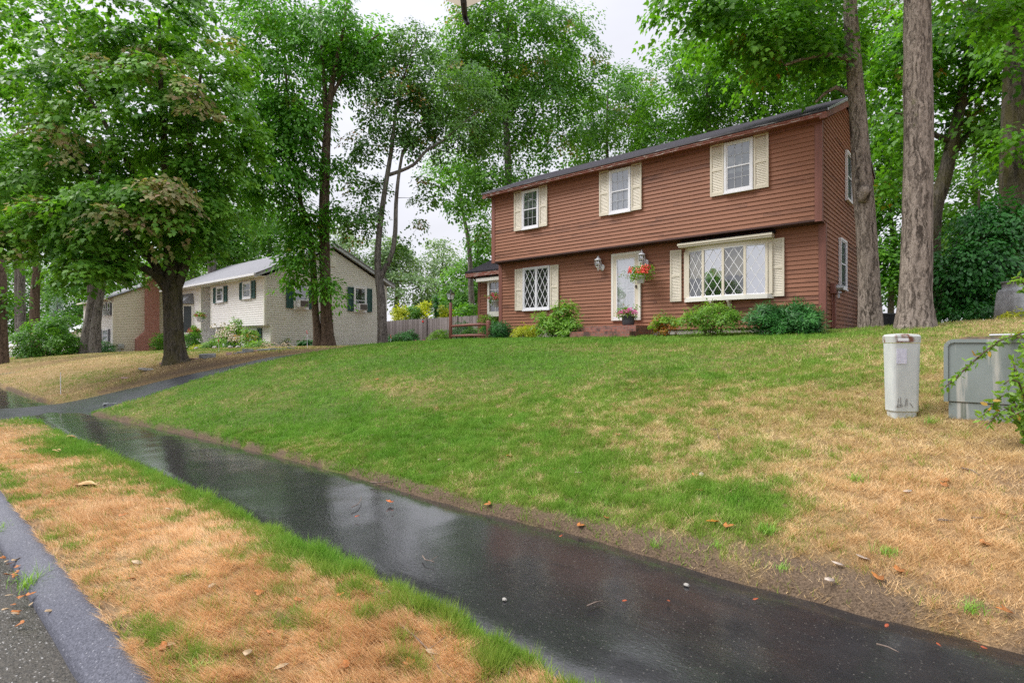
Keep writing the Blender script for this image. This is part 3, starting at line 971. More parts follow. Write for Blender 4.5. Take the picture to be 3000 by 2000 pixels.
FU, FLw = front(YU - .012), front(YL - .012)
window(hb, FU, -12.55, -11.80, 5.645, 7.0, back='dark', top_back='lace_grey', drop=0.42)
window(hb, FU, -8.97, -8.22, 5.645, 7.0, back='lace', grid=(3, 2))
window(hb, FU, -5.385, -4.635, 5.66, 7.02, back='dark', top_back='lace_grey', drop='scallop')
for a, b_ in ((-12.93, -12.57), (-11.78, -11.43), (-9.34, -8.985), (-8.205, -7.86), (-5.77, -5.40), (-4.62, -4.25)):
    shutter(hb, FU, a, b_, 5.63, 7.045)
window(hb, FLw, -12.84, -11.62, 2.79, 4.33, 'diamond2', back='dark', glass='glass')
for a, b_ in ((-13.23, -12.86), (-11.60, -11.24)):
    shutter(hb, FLw, a, b_, 2.79, 4.32)
for a, b_ in ((-7.13, -6.78), (-4.35, -3.98)):
    shutter(hb, FLw, a, b_, 2.82, 4.345)
SG = side(BX1 + .012)
window(hb, SG, 18.02, 18.89, 5.70, 7.10, 'plain', back='screen', glass='glass_dark')
window(hb, SG, 17.10, 17.98, 3.095, 4.47, 'plain', back='screen', glass='glass_dark')

# bay window: shallow box with a little roof, four leaded lights, sill and two brackets
bay = MB(FLw)
u0, u1, v0, v1, pj = -6.68, -4.26, 2.83, 4.36, 0.20
bow = [(-6.55, .09), (-6.08, .18), (-5.51, .20), (-4.93, .18), (-4.40, .09)]
def planbox(mb, pl, z0, z1):
    n = len(pl)
    mb.add([(u, z0, w_) for u, w_ in pl] + [(u, z1, w_) for u, w_ in pl], [tuple(range(n)), tuple(range(n, 2 * n))[::-1]] + [(i, n + i, n + (i + 1) % n, (i + 1) % n) for i in range(n)])
def grown(k):
    return [(u0 - k * .5, 0)] + [(u + (u + 5.47) * k * .6, w_ + k) for u, w_ in bow] + [(u1 + k * .5, 0)]
planbox(bay, grown(.012), v1 - .12, v1)
bw = bay.build('bay_window', M['cream'], hb)
sl = MB(FLw)
planbox(sl, grown(.05), v0 - .05, v0 + .07)
sl.build('sill', M['white_warm'], bw)
fr = MB(FLw)
for u, w_ in bow:
    fr.box(u - .032, u + .032, v0 + .07, v1 - .12, max(w_ - .05, 0), w_ + .014)
fr.box(u0, u0 + .11, v0 + .07, v1 - .12, 0, .085)
fr.box(u1 - .10, u1, v0 + .07, v1 - .12, 0, .085)
fr.build('mullion_frame', M['cream'], bw)
for i in range(4):
    (ua, wa_), (ub, wb_) = bow[i], bow[i + 1]
    L = math.hypot(ub - ua, wb_ - wa_)
    ex, ew = (ub - ua) / L, (wb_ - wa_) / L
    TP = (lambda ua, wa_, ex, ew: lambda u, v, w_: FLw(ua + ex * u - ew * w_, v, wa_ + ew * u + ex * w_))(ua, wa_, ex, ew)
    la = MB(TP)
    lattice(la, .03, L - .03, v0 + .10, v1 - .15, 3.2, 0.0075, -.014, -.008)
    la.box(.03, L - .03, v0 + .07, v0 + .10, -.03, .008)
    la.box(.03, L - .03, v1 - .15, v1 - .12, -.03, .008)
    la.build('lattice', M['white'], bw)
    g = MB(TP)
    g.quad((.03, v0 + .10, -.02), (L - .03, v0 + .10, -.02), (L - .03, v1 - .15, -.02), (.03, v1 - .15, -.02))
    g.build('pane', M['glass_bright' if i in (1, 3) else 'glass'], bw)
rb = MB(FLw)
rb.box(u0 + .05, u1 - .05, v0 + .07, v1 - .12, 0.0, 0.02)
rb.build('curtain', M['dark'], bw)  # no cloth here: a dark sheet painted as the unlit room
rb = MB(FLw)
pts = [(u0 + .1, v1 - .12), (u0 + .1, 3.45)]
for i in range(121):
    u = u0 + .1 + (u1 - u0 - .2) * i / 120
    pts.append((u, 3.40 + .07 * abs(math.sin(math.pi * 12 * i / 120)) ** .6))
pts.append((u1 - .1, v1 - .12))
rb.prism(pts, .05, .054)
rb.build('blind', M['blind'], bw)
for bu in (-5.86, -5.38):
    br_ = MB(FLw)
    br_.prism([(bu - .035, v0 - .05), (bu + .035, v0 - .05), (bu + .035, v0 - .42), (bu - .035, v0 - .42)], 0.012, .06)
    for k in range(8):
        t0, t1 = k / 8, (k + 1) / 8
        f_ = lambda t: .06 + .17 * (1 - t) ** 2
        br_.box(bu - .03, bu + .03, v0 - .05 - .3 * t1, v0 - .05 - .3 * t0, .058, f_(t0))
    br_.build('bracket', M['cream'], bw)
br_ = MB(FLw)
br_.prism([(u0 - .08, v1 + .0), (u1 + .04, v1 + .0), (u1 + .04, v1 + .11), (u0 - .08, v1 + .11)], 0.02, pj + .10)
br_.box(u0 - .10, u1 + .06, v1 + .05, v1 + .11, pj + .102, pj + .13)
br_.build('cornice', M['cream'], bw)
br_ = MB(FLw)
x0, x1 = u0 - .10, u1 + .06
br_.add([(x0, v1 + .115, pj + .14), (x1, v1 + .115, pj + .14), (x1, v1 + .215, 0.02), (x0, v1 + .215, 0.02), (x0, v1 + .112, 0.02), (x1, v1 + .112, 0.02)], [(0, 1, 2, 3), (0, 3, 4), (1, 5, 2), (0, 4, 5, 1)])
br_.build('bay_roof', M['shingle'], bw)

# front door
DT = FLw
d_ = MB(DT)
du0, du1, dv0, dv1 = -9.13, -8.10, 2.31, 4.45
ring(d_, du0, du1, dv0, dv1, .075, 0.0, .06, .03)
door = d_.build('door', M['white_warm'], hb)
sdoor = MB(DT)
ring(sdoor, du0 + .075, du1 - .075, dv0 + .03, dv1 - .075, .115, .03, .055, .20)
sdoor.build('storm_door', M['cream'], door)
ir = MB(DT)
ring(ir, du0 + .19, du1 - .19, dv0 + .23, dv1 - .19, .03, .033, .062)
ir.box(du0 + .08, du1 - .08, dv0 + .03, dv0 + .12, .055, .060)
ir.build('pane_rim', M['white'], door)
g = MB(DT)
g.quad((du0 + .2, dv0 + .24, .05), (du1 - .2, dv0 + .24, .05), (du1 - .2, dv1 - .2, .05), (du0 + .2, dv1 - .2, .05))
g.build('pane', M['glass_mid'], door)
pn = MB(DT)
pn.box(du0 + .08, du1 - .08, dv0 + .03, dv1 - .08, .004, .012)
um = (du0 + du1) / 2
for a, b_ in ((du0 + .2, um - .04), (um + .04, du1 - .2)):
    for lo, hi in ((dv1 - .48, dv1 - .24), (dv0 + 1.0, dv1 - .56), (dv0 + .27, dv0 + .92)):
        ring(pn, a, b_, lo, hi, .025, .012, .022)
pn.build('door_leaf', M['white'], door)
hn = MB(DT)
hn.box(du1 - .16, du1 - .125, 3.30, 3.40, .055, .075)
hn.tube([(du1 - .143, 3.36, .07), (du1 - .143, 3.36, .11)], .016)
hn.build('handle', M['black'], door)

# electric meter and conduit on the gable
mt = MB(side(BX1 + .02))
mt.box(16.0, 16.42, 2.87, 3.13, 0.0, .10)
mt.box(16.22, 16.36, ZF - .03, 2.87, .01, .07)
mt.tube([(16.05, 2.87, .03), (16.02, 2.6, .03), (16.08, 2.3, .03), (16.05, 2.0, .03)], .012)
me_ = mt.build('meter_box', M['brown_trim'], hb)
mt = MB(lambda u, v, w_: (BX1 + .12 + v, u, w_))
mt.tube([(16.28, 0, 3.03), (16.28, .05, 3.03), (16.28, .051, 3.03), (16.28, .14, 3.03)], [.085, .085, .075, .07], 16)
mt.tube([(16.28, .04, 2.90), (16.28, .10, 2.90)], [.05, .03], 12)
mt.box(16.26, 16.33, .02, .06, 2.76, 2.87)
mt.build('meter', M['steel'], me_)
mt = MB(side(BX1 + .02))
mt.box(16.23, 16.35, 1.75, ZF - .03, .015, .065)
mt.build('conduit', M['steel'], me_)

# grey cupboard behind the tree at the side wall
gb = thing('utility_cabinet', 'tall narrow grey cabinet against the side wall beside the tree', 'cabinet', (-2.86, 20.4, Hs(-2.86, 20.4)))
q = MB()
q.box(-3.0, -2.72, 20.15, 20.75, Hs(-2.86, 20.4) - .05, 2.93)
q.build('cabinet_body', M['steel'], gb, bevel=.012)
q = MB()
q.box(-3.02, -2.70, 20.13, 20.77, 2.93, 2.96)
q.build('cabinet_lid', M['steel'], gb)

# low wing at the left end, behind the front plane
WX, WY = -16.47, 16.82
wz0, wz1 = 1.95, 4.35
hw = MB()
hw.box(WX, BX0 - .03, WY, WY + 5, 1.0, wz1 + .15)
hw.build('wing_wall', M['brown_dark'], hb)
m_ = MB()
clapboard(m_, front(WY - .002), WX + .12, BX0 - .03, 1.75, wz1, rnd=rnd)
clapboard(m_, lambda u, v, w_: (WX - .002 - w_, u, v), WY, WY + 5, 1.75, wz1, rnd=rnd)
m_.build('wing_siding', M['brown_siding'], hb)
c_ = MB()
c_.box(WX - .02, WX + .12, WY - .03, WY - .004, 1.7, wz1)
c_.build('corner_board', M['brown_trim'], hb)
r_ = MB(side(0))
r_.prism([(WY - .55, wz1 + .24), (WY + 2.6, wz1 + 1.6), (WY + 5.4, wz1 + .24), (WY + 5.4, wz1 + .18), (WY + 2.6, wz1 + 1.54), (WY - .55, wz1 + .18)], WX - .28, BX0 - .03)
r_.build('wing_roof', M['shingle'], hb)
r_ = MB()
r_.box(WX - .26, BX0 - .03, WY - .54, WY - .51, wz1 + .02, wz1 + .18)
r_.box(WX - .27, WX - .245, WY - .53, WY + .3, wz1 + .0, wz1 + .17)
r_.build('wing_fascia', M['peel'], hb)
# bow window of the wing
T_ = front(WY - .02)
q = MB(T_)
wu0, wu1 = -15.86, -14.10
q.box(wu0 - .14, wu1, 4.12, 4.27, 0, .62)
planbox(q, [(wu0, 0), (wu0 + .42, .46), (wu1, .46), (wu1, 0)], 2.67, 2.80)
q.box(wu0 + .38, wu0 + .47, 2.8, 4.12, .36, .47)
q.box(wu0 - .02, wu0 + .05, 2.8, 4.12, 0, .06)
q.box(wu1 - .06, wu1, 2.8, 4.12, .36, .47)
q.box(wu0 + .47, wu1 - .06, 2.8, 2.87, .38, .46)
q.box(wu0 + .47, wu1 - .06, 4.05, 4.12, .38, .46)
q.box(wu0 + .12, wu0 + .20, 2.8, 4.12, .10, .20)
bw2 = q.build('bow_window', M['white_warm'], hb)
q = MB(T_)
for k in range(1, 4):
    u = wu0 + .47 + (wu1 - .06 - wu0 - .47) * k / 4
    q.box(u - .012, u + .012, 2.87, 4.05, .40, .425)
for k in range(1, 4):
    v = 2.87 + 1.18 * k / 4
    q.box(wu0 + .47, wu1 - .06, v - .012, v + .012, .402, .427)
q.build('sash', M['white'], bw2)
q = MB(T_)
q.quad((wu0 + .47, 2.87, .41), (wu1 - .06, 2.87, .41), (wu1 - .06, 4.05, .41), (wu0 + .47, 4.05, .41))
q.quad((wu0 + .03, 2.8, .03), (wu0 + .40, 2.8, .44), (wu0 + .40, 4.12, .44), (wu0 + .03, 4.12, .03))
q.build('pane', M['glass'], bw2)
q = MB(T_)
q.box(wu0 + .05, wu1, 2.8, 4.12, 0.0, .03)
q.build('curtain', M['dark'], bw2)  # dark sheet imitating the shaded room inside the wing
q = MB(T_)
q.add([(wu0 - .15, 4.275, .64), (wu1, 4.275, .64), (wu1, 4.36, 0.02), (wu0 - .15, 4.36, 0.02)], [(0, 1, 2, 3)])
q.box(wu0 - .15, wu1, 4.265, 4.278, 0, .64)
q.build('bay_roof', M['shingle'], bw2)

# brick stoop
st = thing('brick_steps', 'stained red brick steps below the front door', 'steps', (-9.2, 15.0, 1.74))
q = MB()
q.box(-9.75, -7.72, 14.42, 15.475, 1.5, 2.12)
q.build('landing', M['brick_old'], st)
q = MB()
q.box(-9.80, -7.725, 14.05, 14.417, 1.5, 1.94)
q.build('lower_step', M['brick_old'], st)
# ================================================================== the cream split level house
NX1, NX0 = -29.9, -44.5
NY, NYL, NYB = 13.8, 14.15, 21.9
nzb, nzo, nze = 1.30, 2.59, 5.28
nyr, nzr = 17.9, 7.25
nh = thing('house', 'cream split level house with dark green shutters and a grey roof', 'house', (-36, 14.15, 1.3))
rnd = random.Random(9)
q = MB()
q.box(NX0, NX1 - .01, NYL + .6, NYB, .6, nze)
q.box(-37.25, NX1 - .01, NY + .02, NYL + .7, nzo, nze)
q.box(-37.4, NX1 - .012, NYL + .01, NYL + .7, .6, nzo)
q.box(NX0, -38.92, NY + .03, NYL + .7, .6, nze)
q.T = side(NX0)
q.prism([(NY + .1, nze), (NYB, nze), (nyr, nzr - .1)], 0, NX1 - NX0 - .02)
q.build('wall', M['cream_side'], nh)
q = MB()
clapboard(q, front(NY), -37.22, NX1 - .1, nzo, nze, .125, 90, t=.026, rnd=rnd, var=.06)
q.build('upper_siding', M['cream_siding'], nh)
q = MB()
clapboard(q, front(NYL), -37.4, NX1 - .1, 1.2, nzo, .125, 90, t=.026, rnd=rnd, var=.06)
q.build('lower_siding', M['cream_siding'], nh)
q = MB()
clapboard(q, front(NY + .01), NX0, -38.93, 1.2, nze, .125, 90, t=.026, rnd=rnd, var=.06)
clapboard(q, front(NYL + .58), -38.92, -37.2, 1.2, nze, .125, 90, t=.026, rnd=rnd, var=.06)
clapboard(q, side(-38.92), NY + .03, NYL + .6, 1.2, nze, .125, 90, t=.026, rnd=rnd, var=.06)
q.build('entry_siding', M['cream_siding'], nh)
ns = (nzr - nze) / (nyr - NY)
def nclip(z):
    if z < nzo: return (NYL + .06, NYB)
    if z < nze: return (NY + .06, NYB)
    return (NY + .05 + (z - nze) / ns, nyr + (nzr - z) / (nzr - nze) * (NYB - nyr))
q = MB()
clapboard(q, side(NX1), 0, 0, 1.15, nzr - .08, .125, 90, t=.026, clip=nclip, rnd=rnd, var=.08)
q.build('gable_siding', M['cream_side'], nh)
for (y, z0, z1, x0, x1) in ((NY, nzo - .03, nze, NX1 - .12, NX1 + .03), (NYL, 1.2, nzo - .03, NX1 - .12, NX1 + .03), (NY, nzo - .03, nze, -37.30, -37.20), (NY + .0, 1.2, nze, -39.25, -38.9)):
    q = MB()
    q.box(x0, x1, y - .03, y + .10, z0, z1)
    q.build('corner_board', M['white_warm'], nh)
q = MB()
q.box(-37.3, NX1 + .02, NY + .0, NYL + .0, nzo - .05, nzo - .02)
q.build('overhang_soffit', M['white_warm'], nh)
q = MB(side(0))
ey, ez = NY - .6, nze + .08
rz = ez + ns * (nyr - ey)
q.prism([(ey, ez), (nyr, rz), (NYB + .5, ez + .08), (NYB + .5, ez + .02), (nyr, rz - .06), (ey, ez - .06)], NX0 - .3, NX1 + .28)
nr = q.build('roof', M['shingle_pale'], nh)
q = MB()
q.box(NX0 - .3, NX1 + .27, ey - .10, ey - .01, ez - .13, ez - .01)
q.build('gutter', M['white'], nr)
q = MB()
q.box(NX0 - .25, NX1 + .2, ey + .0, NY - .01, ez - .15, ez - .12)
q.build('eave_soffit', M['white_warm'], nr)
q = MB(side(NX1))
q.prism([(ey + .01, ez - .065), (nyr, rz - .065), (NYB + .49, ez + .01), (NYB + .49, ez - .16), (nyr, rz - .25), (ey + .01, ez - .22)], .03, .24)
q.build('rake_board', M['steel'], nr)
q = MB(side(NX1 + .02))
q.box(17.72, 18.12, 6.2, 6.86, 0, .03)
for k in range(8):
    q.box(17.76, 18.08, 6.24 + k * .075, 6.29 + k * .075, .03, .045)
q.build('gable_vent', M['white_warm'], nh)
FN, FNL, SN = front(NY - .046), front(NYL - .046), side(NX1 + .046)
for T_, u0, u1, v0, v1 in ((FN, -36.25, -35.2, 4.10, 5.06), (FN, -32.47, -31.4, 4.12, 5.08), (FNL, -32.33, -31.4, 1.50, 2.42), (FNL, -36.2, -35.3, 1.45, 2.32)):
    window(nh, T_, u0, u1, v0, v1, 'hung', back='lace_grey', cas=.09, grid=(3, 2))
for T_, u0, u1, v0, v1 in ((FN, -36.74, -36.36, 4.06, 5.05), (FN, -35.1, -34.72, 4.08, 5.05), (FN, -32.92, -32.54, 4.1, 5.09), (FN, -31.33, -30.92, 4.1, 5.1), (FNL, -32.89, -32.48, 1.45, 2.41), (FNL, -31.33, -30.9, 1.5, 2.43), (FNL, -36.72, -36.35, 1.4, 2.35), (FNL, -35.2, -34.85, 1.4, 2.35)):
    shutter(nh, T_, u0, u1, v0, v1, 'green_shutter', False)
for (u0, u1) in ((15.43, 16.33), (19.37, 20.28)):
    wn = window(nh, SN, u0, u1, 3.55, 5.12, 'hung', back='dark', cas=.09, grid=(1, 1), split=.45)
    q = MB(SN)
    q.box(u0 + .14, u1 - .14, 3.63, 4.05, .06, .34)
    ac = q.build('air_conditioner', M['white'], wn)
    q = MB(SN)
    q.box(u0 + .25, u1 - .16, 3.66, 4.01, .34, .352)
    for k in range(9):
        q.box(u0 + .25, u1 - .16, 3.675 + k * .037, 3.69 + k * .037, .352, .36)
    q.build('grille', M['ac_grey'], ac)
for (u0, u1) in ((15.0, 15.40), (16.36, 16.76), (18.93, 19.32), (20.31, 20.70)):
    shutter(nh, SN, u0, u1, 3.56, 5.06, 'green_shutter', False)
# recessed entry door, lantern, bow window of the left half
T_ = front(NYL + .56)
q = MB(T_)
ring(q, -38.85, -37.5, 1.45, 3.85, .1, 0, .09)
nd = q.build('door', M['white'], nh)
q = MB(T_)
q.box(-38.75, -37.9, 1.5, 3.75, .02, .06)
ring(q, -38.7, -37.95, 1.55, 2.4, .08, .06, .075)
q.build('door_leaf', M['white'], nd)
q = MB(T_)
q.box(-38.3, -37.98, 2.5, 3.6, .065, .07)
q.box(-37.84, -37.6, 1.6, 3.7, .03, .04)
q.build('pane', M['screen'], nd)
q = MB(T_)
q.tube([(-37.65, 4.35, 0.03), (-37.65, 4.4, .12), (-37.65, 4.35, .2)], .02, 6)
q.box(-37.73, -37.57, 4.05, 4.35, .12, .28)
q.build('wall_lantern', M['black'], nh)
T_ = front(NY - .006)
q = MB(T_)
planbox(q, [(-43.4, 0), (-43.0, .55), (-40.7, .55), (-40.25, 0)], 2.1, 4.2)
bo = q.build('bow_window', M['white_warm'], nh)
q = MB(T_)
for k in range(4):
    a = -42.9 + k * .55
    q.box(a, a + .47, 2.35, 4.05, .551, .56)
q.add([(-40.33, 2.3, .09), (-40.62, 2.3, .46), (-40.62, 4.05, .46), (-40.33, 4.05, .09)], [(0, 1, 2, 3)], front(NY - .03))
q.build('pane', M['screen'], bo)
q = MB(T_)
q.add([(-43.6, 4.22, .75), (-40.4, 4.22, .75), (-40.3, 4.95, .02), (-43.6, 4.95, .02), (-40.15, 4.22, .02)], [(0, 1, 2, 3), (1, 4, 2)])
q.build('bay_roof', M['shingle_pale'], bo)

# entry steps of that house
q = MB()
es = thing('entry_steps', 'pale wooden entry steps of the cream house behind the maple', 'steps', (-38.6, 13.2, 1.25))
q.box(-39.6, -37.5, 12.9, 14.1, .9, 1.42)
q.box(-39.9, -38.2, 12.5, 12.89, .9, 1.25)
q.build('tread', M['white_warm'], es)

# ================================================================== the tan house
th = thing('house', 'tan two storey house with a tall red brick chimney on its gable', 'house', (-62, 13.7, .55))
rnd = random.Random(12)
TX1, TX0, TY, TYB = -59.0, -70.0, 13.7, 21.7
tze, tyr, tzr = 5.72, 17.7, 7.6
q = MB()
q.box(TX0, TX1 - .01, TY + .01, TYB, .2, tze)
q.T = side(TX0)
q.prism([(TY + .1, tze), (TYB, tze), (tyr, tzr - .1)], 0, TX1 - TX0 - .02)
q.build('wall', M['tan_siding'], th)
ts = (tzr - tze) / (tyr - TY)
q = MB()
clapboard(q, side(TX1), 0, 0, .5, tzr - .05, .15, 90, t=.03, clip=lambda z: (TY + .12, TYB) if z < tze else (TY + (z - tze) / ts, TYB - (z - tze) / ts), rnd=rnd, var=.06)
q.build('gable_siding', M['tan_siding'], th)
q = MB()
clapboard(q, front(TY), TX0, TX1 - .12, .5, tze, .15, 90, t=.03, rnd=rnd, var=.06)
q.build('front_siding', M['cream_siding'], th)
q = MB()
q.box(TX1 - .12, TX1 + .03, TY - .03, TY + .12, .5, tze)
q.build('corner_board', M['tan_siding'], th)
q = MB(side(0))
ey, ez = TY - .5, tze - .12
q.prism([(ey, ez), (tyr, tzr + .06), (TYB + .4, ez), (TYB + .4, ez - .07), (tyr, tzr - .01), (ey, ez - .07)], TX0 - .2, TX1 + .2)
q.build('roof', M['shingle_pale'], th)
q = MB()
q.box(TX0, TX1 + .2, ey - .1, ey, ez - .14, ez - .0)
q.tube([(TX1 - .1, ey - .05, ez - .1), (TX1 - .1, TY - .06, ez - .45), (TX1 - .1, TY - .06, .6)], .05, 8)
q.build('gutter', M['white_warm'], th)
q = MB(side(TX1 + .01))
q.prism([(15.29, .3), (17.35, .3), (17.35, 2.2), (17.09, 2.75), (17.09, 8.5), (16.06, 8.5), (16.06, 2.72), (15.29, 1.93)], 0, .62)
q.build('chimney', M['brick'], th)
T_ = front(TY - .05)
for (u0, u1) in ((-60.75, -59.95), (-62.2, -61.4)):
    window(th, T_, u0, u1, 4.1, 5.3, 'hung', back='dark', grid=(1, 1), cas=.08)
for (u0, u1) in ((-61.2, -60.8), (-59.9, -59.5), (-62.65, -62.25)):
    shutter(th, T_, u0, u1, 4.08, 5.3, 'grey_shutter', False)
window(th, T_, -62.4, -60.6, 1.72, 2.85, 'plain', back='lace', cas=.08)
for (u0, u1) in ((-63.0, -62.5), (-60.5, -60.05)):
    shutter(th, T_, u0, u1, 1.68, 2.85, 'grey_shutter', False)
q = MB(T_)
q.box(-60.65, -60.05, 4.12, 4.5, .06, .5)
q.build('air_conditioner', M['steel'], th)
q = MB(side(TX1 + .015))
q.box(14.02, 14.43, 1.08, 1.5, 0, .16)
q.box(14.08, 14.2, .5, 1.08, .02, .1)
q.tube([(14.22, 1.32, .16), (14.22, 1.32, .24)], .09, 10)
q.build('meter_box', M['steel'], th)
# the pale outbuilding beyond
q = thing('shed', 'pale gabled outbuilding half hidden behind the large green bush', 'shed', (-84, 17, .3))
p_ = MB()
p_.box(-88, -82, 15, 23, .0, 2.9)
p_.T = side(-88)
p_.prism([(15, 2.9), (23, 2.9), (19, 5.0)], 0, 6)
p_.build('wall', M['white_warm'], q)
p_ = MB(side(-88))
p_.prism([(14.6, 2.75), (19, 5.12), (23.4, 2.75), (23.4, 2.68), (19, 5.04), (14.6, 2.68)], -.2, 6.25)
p_.build('roof', M['white'], q)

# ================================================================== stockade fence
fp0, fp1 = Vector((-33.0, 24.2)), Vector((-16.2, 24.2))
fz = thing('fence', 'weathered grey wooden stockade fence behind the lamp post', 'fence', (-24, 24.2, 1.55))
q = MB()
x = -36.0
rnd = random.Random(4)
while x < -14.0:
    wd = rnd.uniform(.075, .095)
    zt = 3.30 + .012 * (x + 24) + rnd.uniform(-.02, .02)
    q.val = rnd.random()
    q.prism([(x, 1.3), (x + wd, 1.3), (x + wd, zt - .05), (x + wd * .5, zt), (x, zt - .05)], -.012, .012) if False else q.add([(x, 24.2, 1.3), (x + wd, 24.2, 1.3), (x + wd, 24.2, zt - .05), (x + wd / 2, 24.2, zt), (x, 24.2, zt - .05), (x, 24.23, 1.3), (x + wd, 24.23, 1.3), (x + wd, 24.23, zt - .05), (x + wd / 2, 24.23, zt), (x, 24.23, zt - .05)], [(0, 1, 2, 3, 4), (5, 9, 8, 7, 6), (0, 5, 6, 1), (1, 6, 7, 2), (2, 7, 8, 3), (3, 8, 9, 4), (4, 9, 5, 0)])
    x += wd + .006
q.build('picket_panel', M['wood_grey'], fz)
for px_ in (-33.5, -28.6, -25.6, -22.6, -19.6):
    q = MB()
    q.box(px_ - .05, px_ + .06, 24.13, 24.19, 1.2, 3.36 + .012 * (px_ + 24))
    q.val = .3
    q.build('fence_post', M['wood_grey'], fz)
q = MB()
q.box(-29.05, -28.9, 24.17, 24.19, 3.0, 3.1)
q.build('reflector', M['red_plastic'], fz)

# ================================================================== lamp post and log rail
lx, ly = -15.16, 13.99
lz = Hs(lx, ly)
lp = thing('lamp_post', 'brown round lamp post with a black glass lantern at the lawn edge', 'lamp post', (lx, ly, lz))
q = MB()
q.tube([(lx, ly, lz - .2), (lx, ly, lz + .7), (lx + .005, ly, 3.08), (lx + .005, ly, 3.10)], [.068, .062, .058, .045], 12)
q.build('post', M['brown_trim'], lp, True)
q = MB()
q.lathe([(.03, 3.09), (.035, 3.14), (.02, 3.16), (.02, 3.20), (.075, 3.21), (.078, 3.22)], 8, (lx, ly, 0))
for k in range(4):
    a = math.pi / 4 + k * math.pi / 2
    c_, s_ = math.cos(a), math.sin(a)
    q.tube([(lx + .10 * c_, ly + .10 * s_, 3.21), (lx + .165 * c_, ly + .165 * s_, 3.43)], .008, 5)
    q.tube([(lx + .165 * c_, ly + .165 * s_, 3.43), (lx + .05 * c_, ly + .05 * s_, 3.54)], .008, 5)
    a2 = a + math.pi / 2
    q.tube([(lx + .165 * c_, ly + .165 * s_, 3.43), (lx + .165 * math.cos(a2), ly + .165 * math.sin(a2), 3.43)], .010, 5)
    q.tube([(lx + .10 * c_, ly + .10 * s_, 3.21), (lx + .10 * math.cos(a2), ly + .10 * math.sin(a2), 3.21)], .010, 5)
q.lathe([(.055, 3.53), (.06, 3.55), (.03, 3.57), (.03, 3.59), (.015, 3.60), (.012, 3.63), (.003, 3.64)], 8, (lx, ly, 0))
lan = q.build('lantern', M['black'], lp)
q = MB()
vs = []
for r_, z in ((.098, 3.215), (.16, 3.43), (.05, 3.535)):
    vs += [(lx + r_ * math.cos(math.pi / 4 + k * math.pi / 2), ly + r_ * math.sin(math.pi / 4 + k * math.pi / 2), z) for k in range(4)]
q.add(vs, [(i * 4 + k, i * 4 + (k + 1) % 4, i * 4 + 4 + (k + 1) % 4, i * 4 + 4 + k) for i in range(2) for k in range(4)])
q.build('lantern_glass', M['lamp_glass'], lan)
rx, ry = -13.55, 14.35
rl = thing('log_rail', 'two round brown log rails running from the lamp post to a short end post', 'rail fence', (rx, ry, Hs(rx, ry)))
for z0, z1 in ((2.22, 2.26), (1.85, 1.86)):
    q = MB()
    q.tube([(lx + .05, ly, z0), ((lx + rx) / 2, (ly + ry) / 2, (z0 + z1) / 2 + .015), (rx, ry, z1)], [.045, .055, .05], 10)
    q.build('rail', M['brown_trim'], rl, True)
q = MB()
q.tube([(rx, ry, 1.4), (rx, ry, 2.36), (rx, ry, 2.40)], [.085, .082, .07], 12)
q.build('end_post', M['brown_trim'], rl, True)

# ================================================================== wall lanterns by the door
def coach_lamp(x, zt, label):
    y0 = YL - .016
    o = thing('wall_lantern', label, 'wall lantern', (x, y0, zt - .5), group='white coach lanterns beside the front door')
    q = MB()
    q.lathe([(.06, 0), (.085, .01), (.07, .03), (.03, .04)], 16)
    q.v = [(x + .07 + a, y0 - c_, zt - .40 + b_ * 1.3) for a, b_, c_ in q.v]
    q.tube([(x + .07, y0 - .03, zt - .42), (x + .05, y0 - .10, zt - .47), (x, y0 - .15, zt - .44), (x, y0 - .15, zt - .40)], .014, 8)
    q.build('bracket', M['white'], o)
    q = MB()
    cx, cy = x, y0 - .15
    q.lathe([(.004, -.52), (.02, -.50), (.012, -.47), (.03, -.445), (.035, -.42), (.07, -.40), (.072, -.385)], 14, (cx, cy, zt))
    for k in range(8):
        a = k * math.pi / 4
        q.tube([(cx + r_ * math.cos(a), cy + r_ * math.sin(a), zt + z) for r_, z in ((.068, -.39), (.098, -.32), (.102, -.25), (.08, -.17))], .006, 5)
    q.lathe([(.125, -.175), (.12, -.165), (.075, -.125), (.045, -.09), (.04, -.07), (.018, -.055), (.022, -.04), (.008, -.02), (.003, 0)], 16, (cx, cy, zt))
    q.build('cage', M['white'], o, True)
    q = MB()
    q.lathe([(.06, -.385), (.09, -.32), (.092, -.25), (.072, -.175)], 14, (cx, cy, zt))
    q.build('lantern_glass', M['lamp_glass'], o, True)
coach_lamp(-9.56, 4.46, 'white coach lantern on the brown wall left of the front door')
coach_lamp(-8.00, 4.47, 'white coach lantern above the hanging basket of red flowers')

# ================================================================== utility boxes on the right
px_, py_ = -.70, 7.30
pz = Hs(px_, py_)
pm, nt, b = nodes('pedestal_paint')
vec = coords(nt)
c = ramp(nt, noise(nt, coords(nt, (1, 1, .4)), 7, 6, .7), [(.35, (.44, .47, .47)), (.65, (.55, .58, .57))])
sc_ = ramp(nt, noise(nt, coords(nt, (3, 3, 12)), 12, 5, .75), [(.64, 0.0), (.70, .6)])
c = mix(nt, sc_, c, (.16, .17, .15))
nt.links.new(c, b.inputs['Base Color'])
b.inputs['Roughness'].default_value = .5
rust = mat('rusty_top', (.44, .46, .44), (.16, .06, .03), .6, 6, lo=.56, hi=.66)
def roundrect(hx, hy, r_, n=5):
    out = []
    for cx, cy, a0 in ((hx - r_, hy - r_, 0), (-hx + r_, hy - r_, 90), (-hx + r_, -hy + r_, 180), (hx - r_, -hy + r_, 270)):
        for k in range(n + 1):
            a = math.radians(a0 + 90 * k / n)
            out.append((cx + r_ * math.cos(a), cy + r_ * math.sin(a)))
    return out
